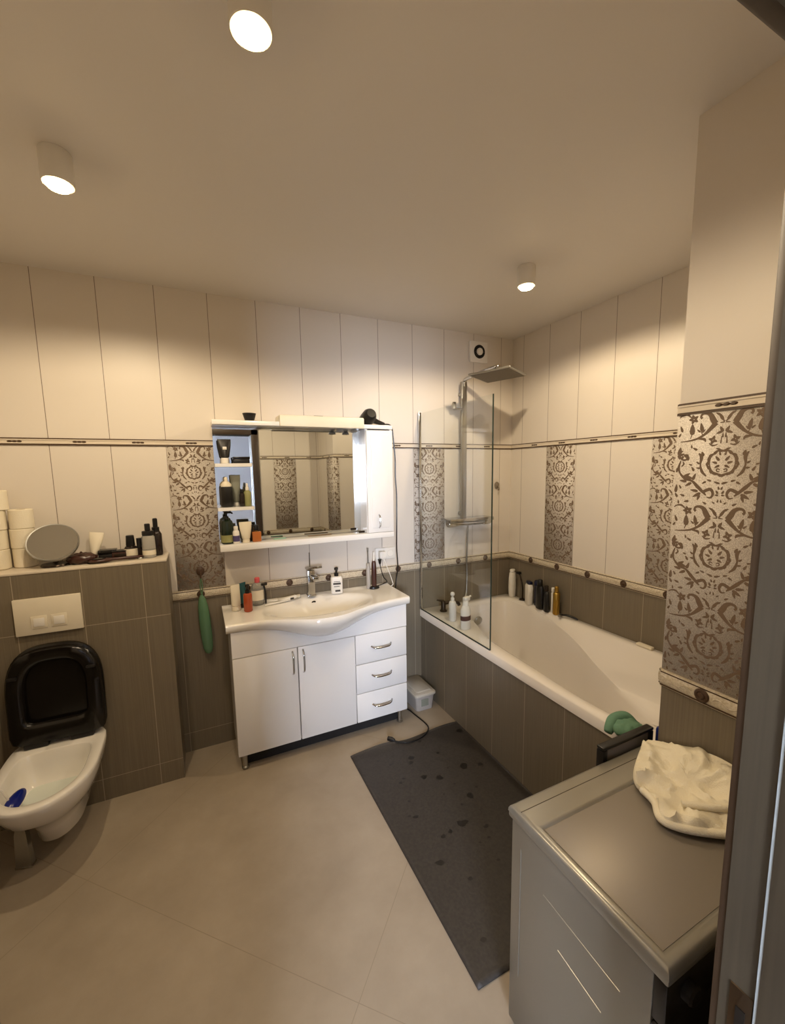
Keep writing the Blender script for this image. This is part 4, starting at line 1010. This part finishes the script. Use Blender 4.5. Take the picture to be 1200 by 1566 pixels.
t = item('dropper_bottle', 'yellowish clear bottle with white spray cap on the middle open shelf', 'bottle', (-1.974, -.09, zs)); part(t, 'body', [(.018, 0), (.020, .003), (.020, .075), (.014, .085), (.009, .088)], M['olive']); part(t, 'cap', [(.010, .088), (.010, .105), (.006, .108), (.006, .125), (.003, .128)], M['whitepl'])
zs = MZ0+.035+.0008
t = item('shampoo_pump_bottle', 'tall dark green pump bottle on the bottom shelf left corner', 'bottle', (-2.092, -.085, zs), 1.2); part(t, 'body', [(.030, 0), (.033, .005), (.034, .105), (.028, .128), (.012, .138)], M['bottlegreen']); pump_top(t, .138, M['black'], .012, .043, .035); part(t, 'lotion_band', [(.0345, .01), (.0345, .05)], M['olive'])
t = item('deodorant_bottle', 'small white bottle with purple label on the bottom shelf', 'bottle', (-2.048, -.105, zs)); part(t, 'body', [(.016, 0), (.018, .003), (.018, .065), (.012, .075)], M['whitepl']); part(t, 'cap', cyl(.012, .022, .003, .075), M['whitepl']); part(t, 'label', [(.0184, .012), (.0184, .045)], M['purple'])
t = item('hand_cream_tube', 'pale cream tube standing on the bottom shelf between two bottles', 'tube', (-1.996, -.10, zs), .1); squeeze_tube(t, .034, .020, .118, .018, M['cream'], M['cream'], .020)
t = item('perfume_bottle', 'square orange perfume bottle with dark cap on the bottom shelf', 'bottle', (-1.938, -.098, zs), .1); pbox(t, 'body', -.024, .024, -.014, .014, 0, .058, M['amber'], .004); part(t, 'neck', cyl(.007, .006, .001, .058), M['gold']); pbox(t, 'cap', -.012, .012, -.010, .010, .064, .096, M['black'], .002)
t = item('small_flask', 'small dark flask tucked behind the orange perfume bottle', 'bottle', (-1.957, -.052, zs)); part(t, 'body', [(.014, 0), (.016, .003), (.016, .05), (.007, .06)], M['smoke']); part(t, 'cap', cyl(.008, .035, .002, .06), M['black'])
t = item('green_sachet', 'flat mint green sachet lying on the cabinet bottom shelf', 'sachet', (-1.805, -.07, zs), .15); pbox(t, 'sachet', -.036, .036, -.014, .014, 0, .005, M['greengel'])
t = item('comb', 'slim brown comb lying on the cabinet bottom shelf', 'comb', (-1.56, -.07, zs), .02)
pbox(t, 'comb_spine', -.075, .075, .004, .012, 0, .004, M['card'], .001)
b = MB()
for k in range(36): b.box(-.073+.0041*k, -.0715+.0041*k, -.012, .005, .0005, .003)
b.build('teeth', M['card'], t, world=False)
t = item('lip_balm', 'tiny dark tube lying on the cabinet shelf beside its side cupboard', 'lip balm', (-1.315, -.10, zs+.006), .1); part(t, 'tube', cyl(.006, .04, .001), M['bronze'], R=Matrix.Rotation(PI/2, 4, 'Y'))

# on the cistern box ledge
zl = BZ+.0008
pr = thing('toilet_roll', 'x', 'toilet paper', (-2.972, -.105, zl), group='toilet rolls on the cistern ledge')
b = MB(); b.lathe([(.020, 0), (.042, 0), (.0452, .003), (.0455, .087), (.043, .0900), (.020, .0900), (.020, .0)], seg=40, cap0=False, cap1=False); b.build('paper', M['paper'], pr, world=False)
b = MB(); b.lathe([(.0185, .001), (.0198, .001), (.0198, .089), (.0185, .089), (.0185, .001)], seg=28, cap0=False, cap1=False); b.build('core', M['card'], pr, world=False)
RL = [(-2.985, -.060, 0, 'bottom toilet roll of the right stack on the cistern ledge'), (-2.987, -.061, 1, 'middle toilet roll of the right stack on the cistern ledge'), (-2.984, -.060, 2, 'top toilet roll of the right stack on the cistern ledge'),
      (-3.080, -.080, 0, 'bottom toilet roll of the left stack, lowest at the photo edge'), (-3.082, -.078, 1, 'second toilet roll from the bottom of the left stack'), (-3.079, -.081, 2, 'third toilet roll from the bottom of the left stack'), (-3.066, -.074, 3, 'topmost toilet roll, on the taller left stack')]
for i, (x, y, k, lb) in enumerate(RL):
    if i == 0: r = pr
    else:
        r = pr.copy(); COL.objects.link(r)
        for ch in list(pr.children):
            c = ch.copy(); COL.objects.link(c); c.parent = r
    r.location = (x, y, zl + k*.0906); r['label'] = lb
t = thing('makeup_mirror', 'round tilted make-up mirror on the cistern ledge', 'mirror', (-2.862, -.12, zl))
Rq = Matrix.Translation((-2.857, -.135, 1.312)) @ Matrix.Rotation(math.radians(7), 4, 'Y') @ Matrix.Rotation(math.radians(52), 4, 'X')
b = MB(); b.lathe([(.094, .0065), (.0, .0066)], seg=56, R=Rq, cap0=False); b.lathe([(.094, .0064), (.094, .0)], seg=56, R=Rq, cap1=True); b.build('mirror_disc', M['mirror'], t)
b = MB(); b.lathe([(.094, .0068), (.099, .0075), (.1015, .003), (.100, -.006), (.090, -.010), (.02, -.014), (0, -.014)], seg=56, R=Rq, cap0=False); b.build('rim', M['chrome_dull'], t)
b = MB(); b.lathe([(.055, 1.2), (.058, 1.203), (.055, 1.210), (.012, 1.216), (.010, 1.226)], (-2.86, -.118, 0), 30); b.tube([(-2.86, -.118, 1.222), (-2.858, -.115, 1.262), (-2.857, -.125, 1.30)], .008, 12); b.build('stand', M['bronze'], t)
# hairbrush, pouch, tube, boxes, bottles
t = thing('cosmetic_pouch', 'crumpled dark pouch beside the round mirror on the ledge', 'pouch', (-2.755, -.135, zl))
b = MB(); rg = []
for k in range(11):
    th = PI*k/10
    rg.append([(-2.752 + (.060*math.sin(th)+.002)*math.cos(2*PI*i/24)*(1+.25*noise.noise(Vector((k*.6, i*.5, 3)))), -.135 + (.035*math.sin(th)+.002)*math.sin(2*PI*i/24), zl + .026*(1-math.cos(th)) + (.010*noise.noise(Vector((i*.5, k*.5, 7))) if 1 < k else 0)) for i in range(24)])
b.loft(rg); b.build('pouch', M['brownpl'], t, ang=80)
b = MB(); b.tube([(-2.80, -.150, zl+.036), (-2.75, -.160, zl+.048), (-2.70, -.150, zl+.030)], .003, 6); b.build('zip', M['bronze'], t)
t = item('hairbrush', 'long dark red brown hairbrush lying along the ledge edge', 'hairbrush', (-2.62, -.160, zl+.013), math.radians(6))
b = MB(); rg = []
for x, w, h in ((-.105, .004, .003), (-.095, .018, .008), (-.065, .024, .010), (-.03, .020, .010), (-.01, .010, .008), (.04, .008, .008), (.11, .009, .007), (.125, .003, .003)):
    rg.append([(x, w*math.cos(2*PI*k/16), h*math.sin(2*PI*k/16)) for k in range(16)])
b.loft(rg); b.build('handle', M['brownpl'], t, world=False)
b = MB(); b.lathe([(.001, 0), (.018, .001), (.020, .004), (.012, .007), (.001, .008)], (-.062, 0, .006), 20, 1.5, 1.); b.build('oval_pad', M['blackgloss'], t, world=False)
t = item('ointment_tube', 'small white tube propped against the wall tile above the pouch', 'tube', (-2.718, -.085, zl), 0, (math.radians(-10), math.radians(8))); squeeze_tube(t, .024, .014, .108, .02, M['cream'], M['whitepl'], .011)
t = item('powder_box', 'small black square box behind the hairbrush pad', 'box', (-2.655, -.09, zl), .05); pbox(t, 'base', -.029, .029, -.022, .022, 0, .024, M['black']); pbox(t, 'lid', -.030, .030, -.023, .023, .0245, .040, M['blackgloss'])
t = item('eyeshadow_box', 'low dark brown box standing between black box and glass bottle', 'box', (-2.600, -.105, zl), 0); pbox(t, 'base', -.026, .026, -.018, .018, 0, .030, M['brownpl']); pbox(t, 'lid', -.027, .027, -.019, .019, .0305, .036, M['black']); pbox(t, 'window', -.019, .019, -.0192, -.0178, .008, .024, M['bronze'], .0005)
t = item('nail_polish', 'stout bottle with white label and tall black cap on the ledge', 'bottle', (-2.553, -.11, zl)); part(t, 'body', [(.020, 0), (.023, .003), (.023, .040), (.018, .048), (.010, .051)], M['smoke'], 1., .8); part(t, 'label', [(.0234, .012), (.0234, .039)], M['cream'], 1., .8); part(t, 'cap', [(.015, .050), (.016, .052), (.014, .088), (.012, .090)], M['black'])
t = item('mascara', 'slim black tube standing between two glass bottles on the ledge', 'mascara', (-2.515, -.105, zl)); part(t, 'body', cyl(.0095, .038, .001), M['smoke']); part(t, 'cap', cyl(.0098, .038, .001, .0385), M['black'])
t = item('small_case', 'tiny silver case lying in front of the slim black tube', 'case', (-2.513, -.145, zl)); part(t, 'case', [(.012, 0), (.014, .003), (.012, .008), (0, .009)], M['chrome_dull'])
t = item('spray_bottle', 'clear glass spray bottle with black collar near the ledge end', 'bottle', (-2.472, -.125, zl)); part(t, 'body', [(.022, 0), (.024, .004), (.024, .080), (.020, .086)], M['clear']); part(t, 'collar', cyl(.021, .018, .002, .086), M['black']); part(t, 'cap', cyl(.010, .028, .002, .104), M['black']); part(t, 'label', [(.0243, .012), (.0243, .030)], M['cream'])
t = item('dark_spray_bottle', 'tall dark brown bottle with black cap at the ledge end', 'bottle', (-2.440, -.075, zl)); part(t, 'body', [(.019, 0), (.021, .004), (.021, .085), (.015, .096)], M['smoke']); part(t, 'cap', [(.014, .096), (.014, .112), (.009, .114), (.009, .145), (.006, .148)], M['black'])

for nm in ('ointment_tube', 'powder_box', 'eyeshadow_box', 'nail_polish', 'mascara', 'spray_bottle', 'dark_spray_bottle'):
    bpy.data.objects[nm].scale = (1.28, 1.28, 1.32)
# on the tub rim, left (front) side
zr = TZ+.0022
t = item('conditioner_bottle', 'slim white bottle with round pump top on the near tub rim', 'bottle', (-.748, -.315, zr)); part(t, 'body', [(.022, 0), (.025, .004), (.025, .115), (.021, .13), (.014, .135)], M['whitepl']); part(t, 'neck', [(.010, .135), (.013, .138), (.012, .155), (.007, .158), (.007, .17)], M['whitepl']); part(t, 'ball_cap', [(.004, .168), (.013, .174), (.015, .183), (.011, .193), (.002, .197)], M['whitepl'])
t = item('trigger_bottle', 'clear bottle with white trigger head and dark label behind the glass', 'bottle', (-.752, -.47, zr), .2); part(t, 'body', [(.033, 0), (.037, .005), (.037, .115), (.030, .14), (.016, .152)], M['whitepl'], 1., .75); part(t, 'label', [(.0374, .058), (.0374, .088)], M['labelred'], 1., .75)
b = MB(); b.lathe([(.018, .152), (.018, .178), (.015, .182)], seg=18); b.box(-.016, .03, -.013, .013, .180, .205, bev=.005); b.tube([(.028, 0, .197), (.045, 0, .204)], .006, 8); b.build('trigger_head', M['whitepl'], t, world=False)
# along the wall
t = item('shampoo_bottle', 'tall white bottle in the far corner of the tub rim', 'bottle', (-.040, -.085, zr), .2); part(t, 'body', [(.026, 0), (.029, .005), (.033, .07), (.031, .15), (.026, .19), (.022, .195)], M['whitepl'], 1.1, .75); part(t, 'cap', cyl(.023, .022, .004, .196), M['whitepl'], 1.1, .75)
t = item('razor_stand', 'dark shower brush on a round foot beside the far corner bottle', 'razor stand', (-.036, -.195, zr)); part(t, 'foot', [(.022, 0), (.026, .003), (.022, .009), (.006, .012)], M['bronze']); ptube(t, 'stem', smooth_path([(0, 0, .01), (0, 0, .1), (.002, .03, .18), (.004, .055, .195)], 5), .006, M['bronze']); pbox(t, 'brush_head', -.012, .016, .03, .065, .192, .212, M['black'], .005)
t = item('shower_gel_bottle', 'white rectangular bottle with navy cap and printed label on the tub rim', 'bottle', (-.055, -.285, zr), 1.2)
b = MB(); b.loft([[(hw*math.copysign(abs(math.cos(2*PI*k/32))**.5, math.cos(2*PI*k/32)), hw*.6*math.copysign(abs(math.sin(2*PI*k/32))**.5, math.sin(2*PI*k/32)), z) for k in range(32)] for hw, z in ((.033, 0), (.036, .004), (.036, .135), (.030, .150))]); b.build('body', M['whitepl'], t, world=False)
pbox(t, 'cap', -.026, .026, -.016, .016, .150, .172, M['navy'], .004)
b = MB()
for z, x0, x1 in ((.115, -.02, .02), (.10, -.024, .008), (.104, .012, .02), (.06, -.01, .024), (.045, -.02, .02), (.03, -.014, .016)):
    for yy in (-.0222,): b.box(x0, x1, yy-.0006, yy+.001, z, z+.007)
b.build('label_print', M['navy'], t, world=False)
t = item('navy_bottle', 'navy bottle with rounded cap behind the printed white bottle', 'bottle', (-.027, -.345, zr), 0); part(t, 'body', [(.022, 0), (.025, .004), (.025, .13), (.022, .145)], M['navy']); part(t, 'cap', [(.022, .146), (.028, .15), (.028, .178), (.022, .186), (.002, .188)], M['navy'])
t = item('black_shampoo_bottle', 'large black bottle with dome cap on the tub rim', 'bottle', (-.062, -.400, zr), 1.3); part(t, 'body', [(.035, 0), (.039, .005), (.039, .145), (.030, .165), (.018, .17)], M['black'], 1., .62); part(t, 'cap', [(.018, .17), (.019, .173), (.017, .205), (.012, .212)], M['black'])
t = item('oil_bottle', 'smaller black bottle leaning in front of the large black bottle', 'bottle', (-.070, -.470, zr), 1.2); part(t, 'body', [(.024, 0), (.027, .004), (.027, .115), (.020, .14), (.012, .146)], M['black'], 1., .65); part(t, 'cap', cyl(.013, .04, .003, .146), M['smoke'])
t = item('slim_tube', 'thin white tube between the black and gold bottles on the tub rim', 'tube', (-.044, -.503, zr)); part(t, 'body', [(.011, 0), (.012, .003), (.012, .135), (.008, .145)], M['whitepl']); part(t, 'cap', cyl(.011, .03, .003, .146), M['whitepl'])
t = item('gold_bottle', 'tall gold bottle at the right end of the bottle row', 'bottle', (-.055, -.545, zr)); part(t, 'body', [(.021, 0), (.023, .004), (.023, .145), (.018, .155)], M['gold']); part(t, 'cap', cyl(.014, .04, .003, .156), M['gold'])
t = item('shaving_razor', 'black and silver razor lying on the tub rim beside the gold bottle', 'razor', (-.058, -.65, zr+.012), math.radians(-70))
ptube(t, 'handle', smooth_path([(-.045, 0, .004), (-.01, 0, .012), (.03, .004, .006), (.062, .012, -.006)], 5), [.005+.003*math.sin(PI*i/15) for i in range(16)], M['black']); pbox(t, 'razor_head', -.062, -.042, -.02, .02, -.006, .008, M['chrome_dull'], .002)
t = item('soap_bar', 'small pale soap bar on the tub rim near the pier', 'soap', (-.037, -1.165, zr), math.radians(90)); pbox(t, 'bar', -.045, .045, -.016, .016, 0, .016, M['cream'], .006)

# ------------------------------------------------------------------ world, camera, colour
w = bpy.data.worlds.new('World'); S.world = w; w.use_nodes = True
w.node_tree.nodes['Background'].inputs[0].default_value = (.75, .85, 1, 1); w.node_tree.nodes['Background'].inputs[1].default_value = .05
CAL = dict(cx=-2.2294, cy=-2.5685, cz=1.6232, yaw=.4422, pitch=-.124, roll=-.0164, f=635.12, ppx=603.49, ppy=798.5)
f = Vector((math.sin(CAL['yaw'])*math.cos(CAL['pitch']), math.cos(CAL['yaw'])*math.cos(CAL['pitch']), math.sin(CAL['pitch'])))
r = Vector((math.cos(CAL['yaw']), -math.sin(CAL['yaw']), 0)); u = r.cross(f)
c_, s_ = math.cos(CAL['roll']), math.sin(CAL['roll'])
r2 = r*c_ + u*s_; u2 = u*c_ - r*s_
cd = bpy.data.cameras.new('camera'); cam = bpy.data.objects.new('camera', cd); COL.objects.link(cam)
mw = Matrix((r2, u2, -f)).transposed().to_4x4(); mw.translation = Vector((CAL['cx'], CAL['cy'], CAL['cz'])); cam.matrix_world = mw
cd.sensor_fit = 'HORIZONTAL'; cd.sensor_width = 36; cd.lens = CAL['f']/1200*36
cd.shift_x = (600-CAL['ppx'])/1200; cd.shift_y = (CAL['ppy']-783)/1200; cd.clip_start = .01
S.camera = cam
S.view_settings.view_transform = 'Standard'; S.view_settings.look = 'None'; S.view_settings.gamma = 1; S.view_settings.use_curve_mapping = False
S.view_settings.exposure = 0.16
S.cycles.max_bounces = 10; S.cycles.diffuse_bounces = 5; S.cycles.transparent_max_bounces = 12; S.cycles.use_denoising = True
S.cycles.sample_clamp_indirect = 6; S.cycles.caustics_reflective = False; S.cycles.caustics_refractive = False
